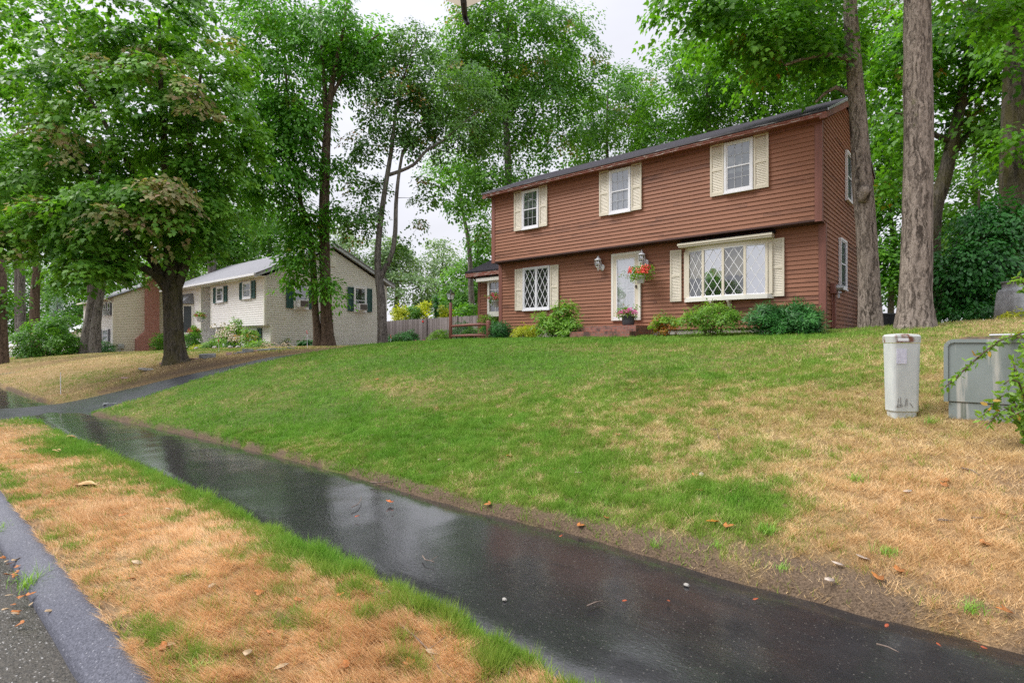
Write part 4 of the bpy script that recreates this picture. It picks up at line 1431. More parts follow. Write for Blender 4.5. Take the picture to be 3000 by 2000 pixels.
pd = thing('utility_pedestal', 'pale grey upright utility pedestal with rusty cap on the lawn', 'utility box', (px_, py_, pz), math.radians(34))
def rr_stack(levels, r_):
    q = MB()
    n = None
    for hx, hy, z in levels:
        ring_ = roundrect(hx, hy, r_)
        q.v += [(x, y, z) for x, y in ring_]
        n = len(ring_)
    for i in range(len(levels) - 1):
        for k in range(n):
            q.f.append([i * n + k, i * n + (k + 1) % n, (i + 1) * n + (k + 1) % n, (i + 1) * n + k])
            q.a.append(.5)
    q.f += [list(range(n))[::-1], list(range((len(levels) - 1) * n, len(levels) * n))]
    q.a += [.5, .5]
    return q
rr_stack([(.128, .090, .05), (.136, .097, .06), (.150, .105, .79)], .05).build('shell', pm, pd, False, world=False)
rr_stack([(.120, .084, -.12), (.122, .086, .052)], .04).build('base', pm, pd, world=False)
rr_stack([(.154, .109, .796), (.156, .111, .865), (.140, .10, .885), (.05, .04, .895)], .05).build('cap', rust, pd, world=False)
q = MB()
q.box(-.095, .01, -.112, -.1085, .815, .845)
q.build('label_strip', M['white'], pd, world=False)
q = MB()
q.box(-.105, -.005, -.1075, -.1035, .57, .73)
for k in range(9):
    q.box(-.095, -.015 - .02 * ((k * 7) % 3), -.1080, -.1076, .59 + k * .014, .594 + k * .014)
stk = q.build('sticker', mat('faded_sticker', (.60, .60, .70), (.50, .50, .60), .6, 40), pd, world=False)
q = MB()
q.box(.1395, .1425, -.055, -.052, .07, .79)
q.tube([(.148, -.03, .27), (.158, -.03, .27)], .012, 8)
q.build('seam', M['black'], pd, world=False)
q = MB()
for a, b_ in (((-.085, .20), (-.095, .10)), ((-.065, .21), (-.06, .11)), ((-.115, .10), (-.04, .118)), ((-.11, .12), (-.045, .135)), ((-.01, .19), (-.02, .11)), ((.0, .20), (.0, .12)), ((.03, .15), (.06, .10))):
    q.T = front(-.0995)
    strip2(q, a, b_, .0016, 0.0, .0025)
q.build('scratch', M['ac_grey'], pd, world=False)

# transformer box
tx, ty = .42, 7.72
tzb = Hs(tx, ty)
bm_, nt, b = nodes('transformer_paint')
c = ramp(nt, noise(nt, coords(nt), 2, 5), [(.35, (.19, .225, .22)), (.65, (.25, .285, .29))])
drip = noise(nt, coords(nt, (5.5, 5.5, .5)), 1.6, 5, .6)
c = mix(nt, ramp(nt, drip, [(.50, 0.0), (.60, .8)]), c, (.46, .45, .42))
c = mix(nt, ramp(nt, noise(nt, coords(nt, (7, 7, .35)), 1.3, 3, .5), [(.60, 0.0), (.64, .8)]), c, (.10, .125, .10))
c = mix(nt, ramp(nt, noise(nt, coords(nt, (6, 6, .8)), 1.5, 5, .7), [(.66, 0.0), (.73, .8)]), c, (.42, .21, .09))
nt.links.new(c, b.inputs['Base Color'])
b.inputs['Roughness'].default_value = .45
tb = thing('transformer_box', 'weathered grey green transformer box half covered by a leafy vine', 'utility box', (tx, ty, tzb), math.radians(-3))
q = MB(front(-.42))
hw_ = .72
prof = [(-hw_, 0.08), (-hw_, .655)] + [(-hw_ + .07 - .07 * math.cos(a), .655 + .06 * math.sin(a)) for a in (math.radians(30), math.radians(60), math.radians(90))] + [(hw_ - .07, .715), (hw_, .655), (hw_, .08)]
q.prism(prof, -.55, 0.0)
q.build('cabinet', bm_, tb, world=False, bevel=.008)
q = MB(front(-.42))
q.box(-hw_ + .02, hw_ - .02, -.25, .075, -.55, -.012)
q.build('plinth', bm_, tb, world=False)
q = MB(front(-.42))
for i in range(len(prof) - 1):
    strip2(q, prof[i], prof[i + 1], .018, -.02, .014)
q.build('door_rim', bm_, tb, world=False)
q = MB(front(-.42))
q.prism([(-hw_ + .07, .717), (hw_ - .06, .717), (hw_ - .10, .765), (-hw_ + .14, .755)], -.5, -.03)
q.build('lid', mat('rusty_lid', (.10, .09, .075), (.30, .19, .11), .7, 5, (2, 2, 6)), tb, world=False)
q = MB(front(-.42))
q.tube([(-.38, .772, -.10), (-.22, .775, -.10)], .011, 8)
q.tube([(-.21, .775, -.10), (-.06, .777, -.10)], .011, 8)
q.build('hinge', M['steel'], tb, world=False)

# grey tank like box at the far right
ux, uy, uz = at(3032, 930, 12.2)
ug = thing('utility_tank', 'scuffed grey rounded metal tank with an orange warning strip beside the dark shrubs', 'tank', (ux, uy, Hs(ux, uy)), math.radians(30))
q = rr_stack([(.62, .5, -.1), (.60, .48, .3), (.57, .46, .62), (.545, .44, .68), (.50, .40, .70), (.50, .40, .83), (.52, .42, .835), (.52, .42, .86)], .22)
q.build('tank_body', mat('scuffed_grey', (.24, .25, .27), (.36, .37, .40), .55, 9, bmp=.2), ug, True, world=False)
q = MB(front(-.475))
q.box(-.36, .0, .46, .53, 0, .012)
q.build('warning_strip', M['orange_plastic'], ug, world=False)
q = MB(front(-.475))
q.box(-.28, -.08, .55, .64, 0, .010)
q.build('warning_plate', mat('blue_plate', (.05, .07, .2), (.4, .4, .45), .5, 12), ug, world=False)
q = MB(front(-.36))
q.box(-.2, .1, .83, .855, 0, .012)
q.build('slot', M['black'], ug, world=False)

# black bin behind the two trunks
kx, ky, kz = at(2597, 962, 15.2)
kb = thing('bin', 'black bin standing between the two big trunks', 'bin', (kx, ky, Hs(kx, ky)), math.radians(41))
rr_stack([(.24, .2, -.1), (.27, .23, .36), (.275, .235, .40)], .05).build('bin_body', M['black'], kb, world=False)
rr_stack([(.285, .245, .402), (.285, .245, .43), (.22, .2, .45)], .05).build('bin_lid', M['black'], kb, world=False)

# white car glimpsed at the far left
def far_car(px, py, d, label):
    x, y, z = at(px, py, d)
    o = thing('parked_car', label, 'car', (x, y, 0), 0)
    q = MB(front(0))
    q.prism([(-2.2, .35), (2.2, .35), (2.25, .7), (2.1, .9), (1.1, .98), (.6, 1.42), (-1.3, 1.45), (-1.9, 1.0), (-2.2, .9)], -.85, .85)
    q.build('body', M['white'], o, world=False, bevel=.06)
    q = MB(front(0))
    q.prism([(.95, .98), (.52, 1.36), (-1.2, 1.38), (-1.65, 1.0)], -.87, .87)
    q.build('window', M['screen'], o, world=False)
    for s in (-1.35, 1.4):
        q = MB(front(0))
        q.prism([(s + .33 * math.cos(k * .3927), .33 + .33 * math.sin(k * .3927)) for k in range(16)], -.88, .88)
        q.build('wheel', M['black'], o, world=False)
far_car(28, 1035, 47, 'white car parked far away behind the big green bush')
# ================================================================== trees, shrubs, flowers
LEAF = {
 'maple': np.array([(0, 0), (.30, .10), (.50, .42), (.24, .44), (.20, .70), (0, 1.05), (-.20, .70), (-.24, .44), (-.50, .42), (-.30, .10)]),
 'oval': np.array([(0, 0), (.20, .28), (.20, .65), (0, 1.0), (-.20, .65), (-.20, .28)]),
 'long': np.array([(0, 0), (.13, .35), (.10, .75), (0, 1.15), (-.10, .75), (-.13, .35)]),
 'tri': np.array([(0, 0), (.38, .45), (0, 1.0), (-.38, .45)]),
 'needle': np.array([(0, 0), (.10, .5), (0, 1.0), (-.10, .5)]),
}
def leaf_mesh(name, cen, size, up=0.75, droop=0.25, kind='tri', rnd=None, tint=None, accent=None, dirs=None, nrm0=None, jit=.35):
    n = len(cen)
    r = rnd
    nrm = np.stack([r.normal(0, 1, n), r.normal(0, 1, n), r.normal(0, 1, n) * .6], -1)
    if nrm0 is not None:
        nrm = nrm0 + nrm * jit
    else:
        nrm = nrm / (np.linalg.norm(nrm, axis=1, keepdims=True) + 1e-6) * (1 - up) * 1.5
        nrm[:, 2] += up
    nrm /= np.linalg.norm(nrm, axis=1, keepdims=True)
    a = r.random(n) * 2 * np.pi
    t = np.stack([np.cos(a), np.sin(a), -droop * (0.4 + 1.2 * r.random(n))], -1)
    if dirs is not None:
        t = t * .7 + dirs
    t -= nrm * np.sum(t * nrm, 1, keepdims=True)
    t /= np.linalg.norm(t, axis=1, keepdims=True) + 1e-9
    b_ = np.cross(nrm, t)
    L = LEAF[kind]
    k = len(L)
    s = size * (0.65 + 0.7 * r.random(n))
    cup = 0.25 * (r.random(n) - .2)
    u = L[None, :, 0] * s[:, None]
    v = L[None, :, 1] * s[:, None]
    h = (-np.abs(L[None, :, 0]) * .5 - (L[None, :, 1] ** 2) * .35) * (s * cup * 2)[:, None]
    co = cen[:, None, :] + b_[:, None, :] * u[..., None] + t[:, None, :] * v[..., None] + nrm[:, None, :] * h[..., None]
    vv = np.clip((tint if tint is not None else .5) + r.normal(0, .17, n), 0, 1)
    aa = accent if accent is not None else np.zeros(n)
    return np_mesh(name, co.reshape(-1, 3), np.arange(n * k), np.full(n, k), {'v': vv, 'a': aa})

def grow(mb, stems, tips, rnd, tip_r=0.006, sag=0.06, kids=0.62, steps=5, sides=5, thick=1.0):
    """join every tip to the nearest piece of the growing skeleton, thick stems first"""
    P, Rr, D = [], [], []
    for st in stems:
        pts = [Vector(p[:3]) for p in st]
        rs = [p[3] for p in st]
        for i in range(len(pts) - 1):
            for j in range(4):
                t = j / 4
                P.append(pts[i].lerp(pts[i + 1], t))
                Rr.append(rs[i] * (1 - t) + rs[i + 1] * t)
        P.append(pts[-1])
        Rr.append(rs[-1])
    P = np.array([tuple(p) for p in P])
    Rr = np.array(Rr)
    zlow = P[:, 2].min() + 0.25 * (P[:, 2].max() - P[:, 2].min())
    root = P[np.argmin(np.abs(P[:, 2] - zlow))]
    order = np.argsort([np.linalg.norm(t - root) for t in tips])
    ok = P[:, 2] > zlow - 0.5
    ok &= Rr < 10
    for ti in order:
        t = tips[ti]
        dv = t - P
        dd = np.linalg.norm(dv, axis=1)
        low = np.where(P[:, 2] > t[2] + 0.1 * dd, 0.5 * (P[:, 2] - t[2]), 0)     # branches like to rise
        cost = dd + low + np.where(ok, 0, 50)
        j = int(np.argmin(cost))
        p0, L = P[j], dd[j]
        r0 = min(Rr[j] * kids, max(tip_r * 1.5, 0.012 * L ** 1.1 * thick + tip_r))
        mid = (p0 + t) / 2 + np.array([rnd.gauss(0, .06) * L, rnd.gauss(0, .06) * L, sag * L + rnd.gauss(0, .04) * L])
        pts = []
        for k in range(steps + 1):
            q = k / steps
            pts.append((1 - q) ** 2 * p0 + 2 * q * (1 - q) * mid + q * q * t)
        rs = [r0 * (1 - k / steps) + tip_r * (k / steps) for k in range(steps + 1)]
        mb.tube([tuple(p) for p in pts], rs, sides if r0 > .03 else 4 if r0 > .015 else 3, caps=False)
        P = np.concatenate([P, np.array(pts[1:])])
        Rr = np.concatenate([Rr, np.array(rs[1:])])
        ok = np.concatenate([ok, np.ones(steps, bool)])

def trunk_tube(mb, st, rnd, sides=14, flare=0.0, flare_h=0.5, rough=0.05):
    """tapering stem with buttress flare and an uneven skin"""
    pts = [Vector(p[:3]) for p in st]
    rs = [p[3] for p in st]
    P, R_ = [], []
    n = len(pts)
    for i in range(n - 1):
        p0, p1, p2, p3 = pts[max(i - 1, 0)], pts[i], pts[i + 1], pts[min(i + 2, n - 1)]
        L = (p2 - p1).length
        k = max(2, int(L / 0.35))
        for j in range(k):
            t = j / k
            P.append(0.5 * ((2 * p1) + (p2 - p0) * t + (2 * p0 - 5 * p1 + 4 * p2 - p3) * t * t + (3 * p1 - p0 - 3 * p2 + p3) * t ** 3))
            R_.append(rs[i] * (1 - t) + rs[i + 1] * t)
    P.append(pts[-1])
    R_.append(rs[-1])
    z0 = P[0].z
    ph = [rnd.uniform(0, 6.28) for _ in range(4)]
    vs = []
    ref = Vector((1, 0, 0))
    for i, (p, r_) in enumerate(zip(P, R_)):
        d = (P[min(i + 1, len(P) - 1)] - P[max(i - 1, 0)]).normalized()
        ref = (ref - d * ref.dot(d)).normalized()
        b_ = d.cross(ref)
        hgt = max(0, p.z - z0)
        fl = flare * math.exp(-hgt / flare_h)
        for k in range(sides):
            a = 2 * math.pi * k / sides
            m_ = 1 + fl * (0.55 + 0.45 * math.cos(5 * a + ph[0]) + .25 * math.cos(3 * a + ph[1])) + rough * (math.sin(4 * a + ph[2] + hgt * .9) * .5 + math.sin(7 * a + ph[3] - hgt * .5) * .5) + rnd.gauss(0, rough * .35)
            vs.append(tuple(p + (ref * math.cos(a) + b_ * math.sin(a)) * r_ * m_))
    fs = [(i * sides + k, i * sides + (k + 1) % sides, (i + 1) * sides + (k + 1) % sides, (i + 1) * sides + k) for i in range(len(P) - 1) for k in range(sides)]
    mb.add(vs, fs)

def tree(name, label, cat, stems, blobs, leaf_m, bark_m, kind='tri', size=.1, per=60, spread=.45, seed=1, up=.6, droop=.3, flare=0.0, flare_h=.5, sides=14, flat=.48, accent=None, tintv=.17, group=None, shell=.55, thick=1.0, base=None, sag=.06, flood=0, dens=1.0, more=1.0):
    rnd = random.Random(seed)
    r = np.random.default_rng(seed)
    b0 = base or stems[0][0][:3]
    o = thing(name, label, cat, b0, 0, group)
    tips, tint0, outs = [], [], []
    for bl in blobs:
        c, rad, n = bl[0], bl[1], bl[2]
        for _ in range(int(n * more)):
            dv = r.normal(0, 1, 3)
            dv /= np.linalg.norm(dv)
            q = shell + (1 - shell) * r.random() if r.random() < .75 else r.random() ** .5
            tips.append(np.array(c) + dv * np.array(rad) * q)
            outs.append(dv)
            tint0.append(.5 + .16 * dv[2] * 0 + r.normal(0, tintv))
    tips = np.array(tips)
    mb = MB()
    for i, st in enumerate(stems):
        trunk_tube(mb, st, rnd, sides if i == 0 else max(6, sides - 4), flare if (i == 0 or st[0][2] < stems[0][0][2] + .3) else 0, flare_h)
    if len(tips):
        grow(mb, stems, tips, rnd, thick=thick, sag=sag)
    mb.build('trunk', bark_m, o, True)
    # leaves: each tip carries a flattened, drooping spray
    nt_ = len(tips)
    reps = r.poisson(per * dens, nt_)
    ii = np.repeat(np.arange(nt_), reps)
    n = len(ii)
    # each spray is a tilted, drooping plate of leaves pointing outwards
    O = np.array(outs)
    SN = np.stack([O[:, 0] * .55, O[:, 1] * .55, .75 + .25 * O[:, 2]], -1) + r.normal(0, .22, (nt_, 3))
    SN /= np.linalg.norm(SN, axis=1, keepdims=True)
    E1 = O + r.normal(0, .5, (nt_, 3))
    E1 -= SN * np.sum(E1 * SN, 1, keepdims=True)
    E1 /= np.linalg.norm(E1, axis=1, keepdims=True) + 1e-9
    E2 = np.cross(SN, E1)
    ph = r.random(n) * 6.2832
    rho = spread * 1.45 * np.sqrt(r.random(n)) * (0.6 + 0.8 * r.random(nt_))[ii]
    cen = tips[ii] + E1[ii] * (rho * np.cos(ph) * 1.2)[:, None] + E2[ii] * (rho * np.sin(ph) * .85)[:, None] + SN[ii] * (r.normal(0, 1, n) * spread * flat * .55)[:, None]
    cen[:, 2] -= droop * .55 * rho ** 2 / max(spread, .05)
    ldir = E1[ii] * .5 + (cen - tips[ii]) / (spread * 1.2)
    ldir[:, 2] -= droop
    ln0 = SN[ii] + (cen - tips[ii]) * np.array([.35, .35, 0]) / max(spread, .05)
    if flood:
        # scattered single leaves through the crown between the sprays
        jj = r.integers(0, nt_, flood)
        cen = np.concatenate([cen, tips[jj] + r.normal(0, 1, (flood, 3)) * spread * 2.0])
        ii = np.concatenate([ii, jj])
        n = len(ii)
        ldir, ln0 = None, None
    tint = np.array(tint0)[ii]
    acc = None
    if accent:
        acc_t = (r.random(nt_) < accent[0]).astype(float)
        if len(accent) > 2:
            for (c, rad) in accent[2]:
                dd = np.sum(((tips - np.array(c)) / rad) ** 2, 1)
                acc_t = np.maximum(acc_t, np.exp(-dd) > .4)
        acc = acc_t[ii] * np.clip(r.normal(accent[1], .25, n), 0, 1)
    lm = leaf_mesh('crown', cen - np.array(b0), size, up, droop, kind, r, tint, acc, ldir, ln0)
    link_mesh('crown', lm, leaf_m, o)
    return o

def B(px, py, d, rx, rz, rd, n):
    """crown mass seen at px,py, half width and half height in photo pixels, half depth in metres"""
    k = d / 1604.0
    return (tuple(at(px, py, d)), (rx * k * .75 + rd * .25, rx * k * .25 + rd * .75, rz * k), n)
def S(*pts):
    """stem through photo points: (px, py, distance, radius)"""
    return [tuple(at(a, b_, d)) + (r_,) for a, b_, d, r_ in pts]
def G(st, dz=.25):
    x, y = st[0][0], st[0][1]
    return [(x, y, Hs(x, y) - dz, st[0][3])] + st[1:]

ML = leaf_mat('maple_leaves', (0.030, 0.108, 0.010), (0.145, 0.30, 0.034), (0.50, 0.34, 0.23), .35)
HL = leaf_mat('ash_leaves', (0.025, 0.100, 0.008), (0.112, 0.285, 0.028), (0.25, 0.18, 0.02), .35)
CL = leaf_mat('fork_leaves', (0.028, 0.092, 0.018), (0.105, 0.21, 0.042), (0.45, 0.14, 0.03), .32)
BL = leaf_mat('wood_leaves', (0.026, 0.100, 0.012), (0.115, 0.255, 0.030), (0.40, 0.20, 0.03), .35)
BR = leaf_mat('bright_leaves', (0.020, 0.085, 0.006), (0.110, 0.255, 0.020), (0.40, 0.15, 0.03), .40)
PL = leaf_mat('haze_pale_leaves', (0.060, 0.115, 0.045), (0.16, 0.25, 0.10), (0.4, 0.3, 0.1), .3)  # distance haze is put into the leaf colour of the far trees
DK = leaf_mat('dark_leaves', (0.006, 0.042, 0.008), (0.034, 0.155, 0.022), (0.1, 0.2, 0.03), .22)
YL_ = leaf_mat('yellow_leaves', (0.14, 0.19, 0.012), (0.42, 0.43, 0.03), (0.5, 0.4, 0.03), .4)
SH = leaf_mat('shrub_leaves', (0.040, 0.115, 0.012), (0.19, 0.34, 0.042), (0.50, 0.14, 0.02), .35)
YW = leaf_mat('yew_leaves', (0.008, 0.050, 0.012), (0.042, 0.165, 0.026), (0.4, 0.16, 0.02), .2)
SP = leaf_mat('spruce_leaves', (0.06, 0.10, 0.09), (0.15, 0.22, 0.19), (0.1, 0.1, 0.1), .2)
B_GREY = bark_mat('grey_bark', (0.13, 0.115, 0.10), (0.26, 0.235, 0.215), (0.20, 0.23, 0.13), 9, .58, .72)
B_DARK = bark_mat('dark_bark', (0.060, 0.052, 0.040), (0.14, 0.12, 0.10), (0.085, 0.075, 0.022), 8, .42, .60)
B_BROWN = bark_mat('brown_bark', (0.10, 0.068, 0.045), (0.20, 0.145, 0.11), (0.10, 0.10, 0.05), 11, .62, .75)
B_RED = bark_mat('furrowed_bark', (0.17, 0.135, 0.11), (0.40, 0.335, 0.29), (0.26, 0.26, 0.12), 7.5, .60, .70)

# ---- the old street maple
D = 17.8
mst = [G(S((518, 1085, D, .36), (515, 1040, D, .31), (510, 980, D, .285), (507, 900, D, .275), (505, 845, D, .27), (500, 760, D, .19), (492, 640, D, .15), (482, 450, D, .11), (470, 250, D, .07), (465, 60, D, .04))),
       S((500, 870, D, .16), (470, 820, D - .3, .14), (420, 785, D - .8, .11), (360, 765, D - 1.3, .085), (300, 730, D - 1.8, .05)),
       S((500, 850, D, .15), (450, 770, D - .2, .12), (390, 700, D - .6, .10), (300, 560, D - .8, .07), (180, 420, D - 1, .04)),
       S((515, 850, D, .16), (540, 790, D, .13), (552, 720, D, .11), (585, 640, D + .3, .08), (620, 550, D + .5, .05)),
       S((508, 850, D, .15), (524, 740, D + .2, .13), (532, 600, D + .3, .10), (560, 400, D + .4, .07), (590, 200, D + .5, .04)),
       S((495, 700, D, .11), (420, 560, D + .4, .09), (330, 400, D + .6, .07), (200, 190, D + .8, .045), (120, 60, D + 1, .03))]
mbl = [B(330, 330, 18.2, 300, 300, 3.2, 150), B(575, 330, 17.6, 170, 260, 2.6, 90), B(140, 520, 17.6, 200, 170, 2.8, 90), B(330, 640, 16.9, 210, 115, 2.2, 75), B(610, 560, 18, 95, 150, 1.6, 40), B(470, 585, 16.4, 140, 85, 1.2, 36),
       B(90, 160, 19, 240, 190, 3, 80), B(450, 60, 18.5, 280, 150, 3, 80), B(70, 690, 16.6, 150, 70, 2.0, 34), B(270, 760, 16.2, 110, 50, 1.2, 22), B(600, 700, 17.8, 45, 60, .8, 10)]
redspots = [(tuple(at(x, y, d)), (.75, .75, .38)) for x, y, d in ((130, 350, 16.3), (190, 400, 16), (270, 440, 15.8), (300, 620, 15.5), (350, 640, 15.3), (470, 480, 16), (500, 550, 15.8), (430, 130, 16.5), (500, 170, 16.5), (620, 250, 16.2), (650, 350, 16.5), (560, 320, 16.5), (450, 690, 15.6), (490, 660, 15.6), (110, 570, 15.8), (330, 190, 16.5), (600, 90, 17))]
tree('maple_tree', 'big old maple with rusty leaf sprays standing on the bank beside the driveway', 'tree', mst, mbl, ML, B_DARK, 'maple', .15, 64, .36, 11, .45, .55, flare=.65, flare_h=.32, sides=22, accent=(.015, .5, redspots), tintv=.2, thick=1.1, more=1.25, flat=.22)

# ---- twin stemmed tree before the cream house
D = 24.6
tst = [G(S((960, 1018, D, .36), (958, 980, D, .28), (955, 900, D, .25), (951, 750, D, .235), (950, 600, D, .22), (957, 400, D, .18), (968, 280, D, .13), (985, 180, D, .10), (1010, 60, D, .06), (1020, -60, D, .03))),
       G(S((931, 1018, D - .15, .22), (928, 960, D - .1, .17), (922, 880, D, .15), (916, 750, D, .135), (900, 660, D, .12), (880, 590, D, .10), (858, 470, D, .08), (845, 330, D, .06), (835, 180, D, .04))),
       S((957, 380, D, .13), (950, 250, D + .2, .10), (942, 120, D + .3, .08), (938, -40, D + .4, .05)),
       S((968, 290, D, .09), (1010, 210, D, .07), (1060, 140, D, .05), (1110, 100, D, .03))]
tree('twin_trunk_tree', 'tall tree with two brown trunks in front of the cream house gable', 'tree', tst,
     [B(850, 210, 25, 150, 190, 3, 90), B(970, 90, 25, 130, 110, 2.5, 46), B(745, 380, 24.2, 110, 170, 2.4, 56), B(840, 480, 24.2, 100, 130, 2, 46), B(890, 640, 24, 60, 60, 1.2, 18), B(873, 760, 23.6, 42, 85, .8, 17), B(962, 845, 23.8, 28, 40, .5, 6), B(1070, 150, 25, 95, 130, 1.8, 40), B(880, 340, 24, 60, 120, 1.5, 20), B(720, 560, 24.6, 90, 90, 1.6, 28), B(985, 620, 24.6, 22, 60, .8, 6), B(995, 480, 25, 35, 30, .7, 5), B(800, 20, 25.5, 140, 80, 2.2, 30)],
     HL, B_BROWN, 'oval', .19, 62, .44, 21, .35, .6, flare=.35, flare_h=.4, accent=(.03, .4), more=1.65)

# ---- leaning forked tree
D = 24.1
fst = [G(S((1122, 1020, D, .235), (1120, 960, D, .20), (1117, 880, D, .185), (1110, 815, D, .175), (1106, 760, D, .14), (1110, 690, D, .13), (1118, 620, D, .12), (1130, 540, D, .105), (1146, 440, D, .09), (1160, 330, D, .065), (1185, 220, D, .04), (1220, 110, D, .025))),
       S((1108, 828, D, .14), (1126, 790, D, .12), (1148, 745, D, .11), (1158, 680, D, .10), (1160, 600, D, .09), (1167, 520, D, .075), (1180, 440, D, .06)),
       S((1140, 512, D, .085), (1175, 500, D, .075), (1215, 480, D, .07), (1250, 440, D, .06), (1300, 410, D + .2, .05), (1370, 350, D + .4, .035), (1430, 300, D + .6, .02))]
tree('forked_tree', 'slender grey tree forking into two stems between the two houses', 'tree', fst,
     [B(1215, 130, 24.8, 70, 60, 1.4, 20), B(1180, 330, 24.5, 120, 90, 2.2, 44), B(1330, 250, 25, 150, 100, 2.4, 52), B(1180, 230, 24.6, 80, 80, 1.6, 26), B(1085, 420, 24, 55, 55, 1, 13), B(1065, 540, 24, 55, 45, 1.1, 10), B(1055, 640, 24, 70, 50, 1.2, 14), B(1340, 400, 25, 120, 60, 1.8, 28), B(1245, 560, 25, 60, 50, 1, 7), B(1170, 720, 24.2, 20, 30, .4, 3), B(1420, 330, 25.5, 70, 120, 1.5, 24), B(1225, 655, 24.4, 25, 14, .4, 2), B(1190, 420, 24.2, 40, 40, .6, 8)],
     CL, B_GREY, 'tri', .125, 64, .36, 31, .5, .4, flare=.25, more=1.7, accent=(.04, .4))

# ---- two big trunks beside the house, crowns mostly above the frame
D = 13.07
r1 = [G(S((2553, 962, D, .255), (2549, 900, D, .235), (2545, 800, D, .225), (2540, 700, D, .215), (2533, 600, D, .222), (2527, 540, D, .215), (2521, 430, D, .195), (2512, 300, D, .172), (2500, 150, D, .155), (2490, 0, D, .142), (2485, -200, D, .13), (2480, -500, D, .13), (2490, -800, D, .09))),
      S((2512, 180, D, .07), (2440, 160, D - .1, .06), (2380, 165, D - .2, .045), (2300, 190, D - .2, .03)),
      S((2520, 300, D, .06), (2450, 255, D + .2, .05), (2390, 300, D + .4, .03))]
tree('furrowed_tree', 'straight bare trunk with a knot standing close to the house gable', 'tree', r1,
     [B(2290, 60, 13, 150, 130, 1.8, 46), B(2130, 40, 13.4, 150, 90, 1.6, 38), B(1990, 10, 13, 70, 30, .8, 9), B(2400, 130, 13.4, 80, 90, 1.3, 24), B(2250, 165, 14.2, 130, 70, 1.4, 24), B(2480, -350, 13, 420, 260, 3.5, 60)],
     BR, B_RED, 'maple', .13, 54, .36, 41, .42, .6, flare=.28, flare_h=.3, sides=24, accent=(.02, .3))
D = 11.64
r2 = [G(S((2680, 950, D, .36), (2680, 915, D, .315), (2681, 860, D, .295), (2684, 760, D, .28), (2688, 650, D, .275), (2690, 500, D, .27), (2692, 350, D, .26), (2690, 200, D, .25), (2690, 0, D, .235), (2690, -200, D, .21), (2695, -500, D, .17), (2690, -900, D, .1)))]
tree('furrowed_tree', 'thickest bare trunk with flared roots right of the house', 'tree', r2,
     [B(2760, -450, 11.8, 480, 330, 3.2, 70), B(2880, 20, 13.0, 130, 60, 1.2, 14)],
     BR, B_RED, 'maple', .15, 44, .36, 42, .42, .6, flare=.55, flare_h=.28, sides=26)

knot = MB()
kp = at(2531, 574, D + 1.43 - .2)
for k in range(3):
    knot.lathe([(.02, -.16), (.10, -.12), (.135, -.02), (.12, .07), (.06, .13), (.01, .15)], 12, (kp.x + .02 * k, kp.y - .02 * k, kp.z + .05 * k))
knot.build('burl', B_RED, bpy.data.objects['furrowed_tree'], True)
# ---- dark leaning tree and the far right trunk
D = 18
tree('leaning_tree', 'dark leaning tree behind the thick trunk on the right', 'tree',
     [G(S((2725, 930, D, .30), (2728, 760, D, .27), (2735, 620, D, .25), (2765, 530, D, .21), (2790, 420, D, .18), (2812, 320, D, .15), (2832, 200, D, .12), (2850, 60, D, .08), (2860, -100, D, .05))),
      S((2790, 415, D, .10), (2730, 390, D, .08), (2690, 350, D, .06), (2620, 330, D, .03)), S((2812, 320, D, .10), (2880, 260, D, .08), (2960, 240, D, .05)), S((2772, 500, D, .09), (2840, 390, D + .3, .07), (2930, 350, D + .6, .04))],
     [B(2800, 120, 18.5, 190, 170, 2.6, 80), B(2900, 330, 18, 130, 130, 2, 46), B(2660, 250, 19, 110, 180, 2, 46), B(2620, 480, 20, 60, 110, 1.4, 20), B(2820, 620, 19, 90, 60, 1.2, 14), B(2950, 120, 17.5, 110, 170, 2, 40)],
     BR, B_DARK, 'maple', .16, 52, .44, 51, .42, .6, accent=(.02, .5))
D = 16
tree('big_trunk_tree', 'massive dark trunk at the right edge behind the dark shrubs', 'tree',
     [G(S((2985, 905, D, .52), (2984, 700, D, .45), (2984, 500, D, .42), (2985, 300, D, .38), (2990, 100, D, .34), (2995, -150, D, .25), (3000, -500, D, .12)))],
     [B(2960, -150, 16, 260, 220, 2.5, 44), B(2985, 120, 15.2, 70, 140, 1.2, 16), B(2965, 420, 15.2, 45, 70, .8, 8)],
     BR, B_DARK, 'maple', .15, 46, .40, 52, .42, .6, sides=18)
# ---- dark drooping hemlock
D = 15.2
tree('hemlock_tree', 'dark drooping evergreen with layered sprays at the right', 'tree',
     [G(S((2862, 925, D, .10), (2862, 800, D, .08), (2865, 650, D, .05), (2870, 560, D, .02))), G(S((2800, 925, D + .4, .06), (2800, 820, D + .4, .04), (2790, 700, D + .4, .02)))],
     [B(2860, 790, 15, 130, 110, 1.5, 60), B(2900, 650, 15.2, 110, 80, 1.3, 40), B(2800, 800, 15.2, 100, 110, 1.3, 46), B(2960, 680, 14.8, 70, 90, 1.2, 26), B(2830, 900, 14.8, 120, 25, 1.2, 26)],
     DK, B_DARK, 'oval', .12, 62, .40, 53, .75, .45, flat=.10, tintv=.22, shell=.3, more=1.2)
for i, (a, b_, d, rx, rz, n, lab) in enumerate(((2790, 925, 13.8, 45, 22, 12, 'low dark ferny plant at the foot of the hemlock'), (2880, 915, 13.6, 55, 25, 14, 'ferny green plant beside the grey tank'), (2975, 925, 11.8, 40, 16, 8, 'low yellowing weeds before the grey tank'))):
    p = at(a, b_ + rz, d)
    tree('fern_clump', lab, 'plant', [[(p.x, p.y, Hs(p.x, p.y) - .05, .01), (p.x, p.y, Hs(p.x, p.y) + .1, .006)]], [B(a, b_, d, rx, rz, .4, n)], (DK, DK, YL_)[i], M['stem'], 'long', .10, 40, .14, 60 + i, .5, .6)

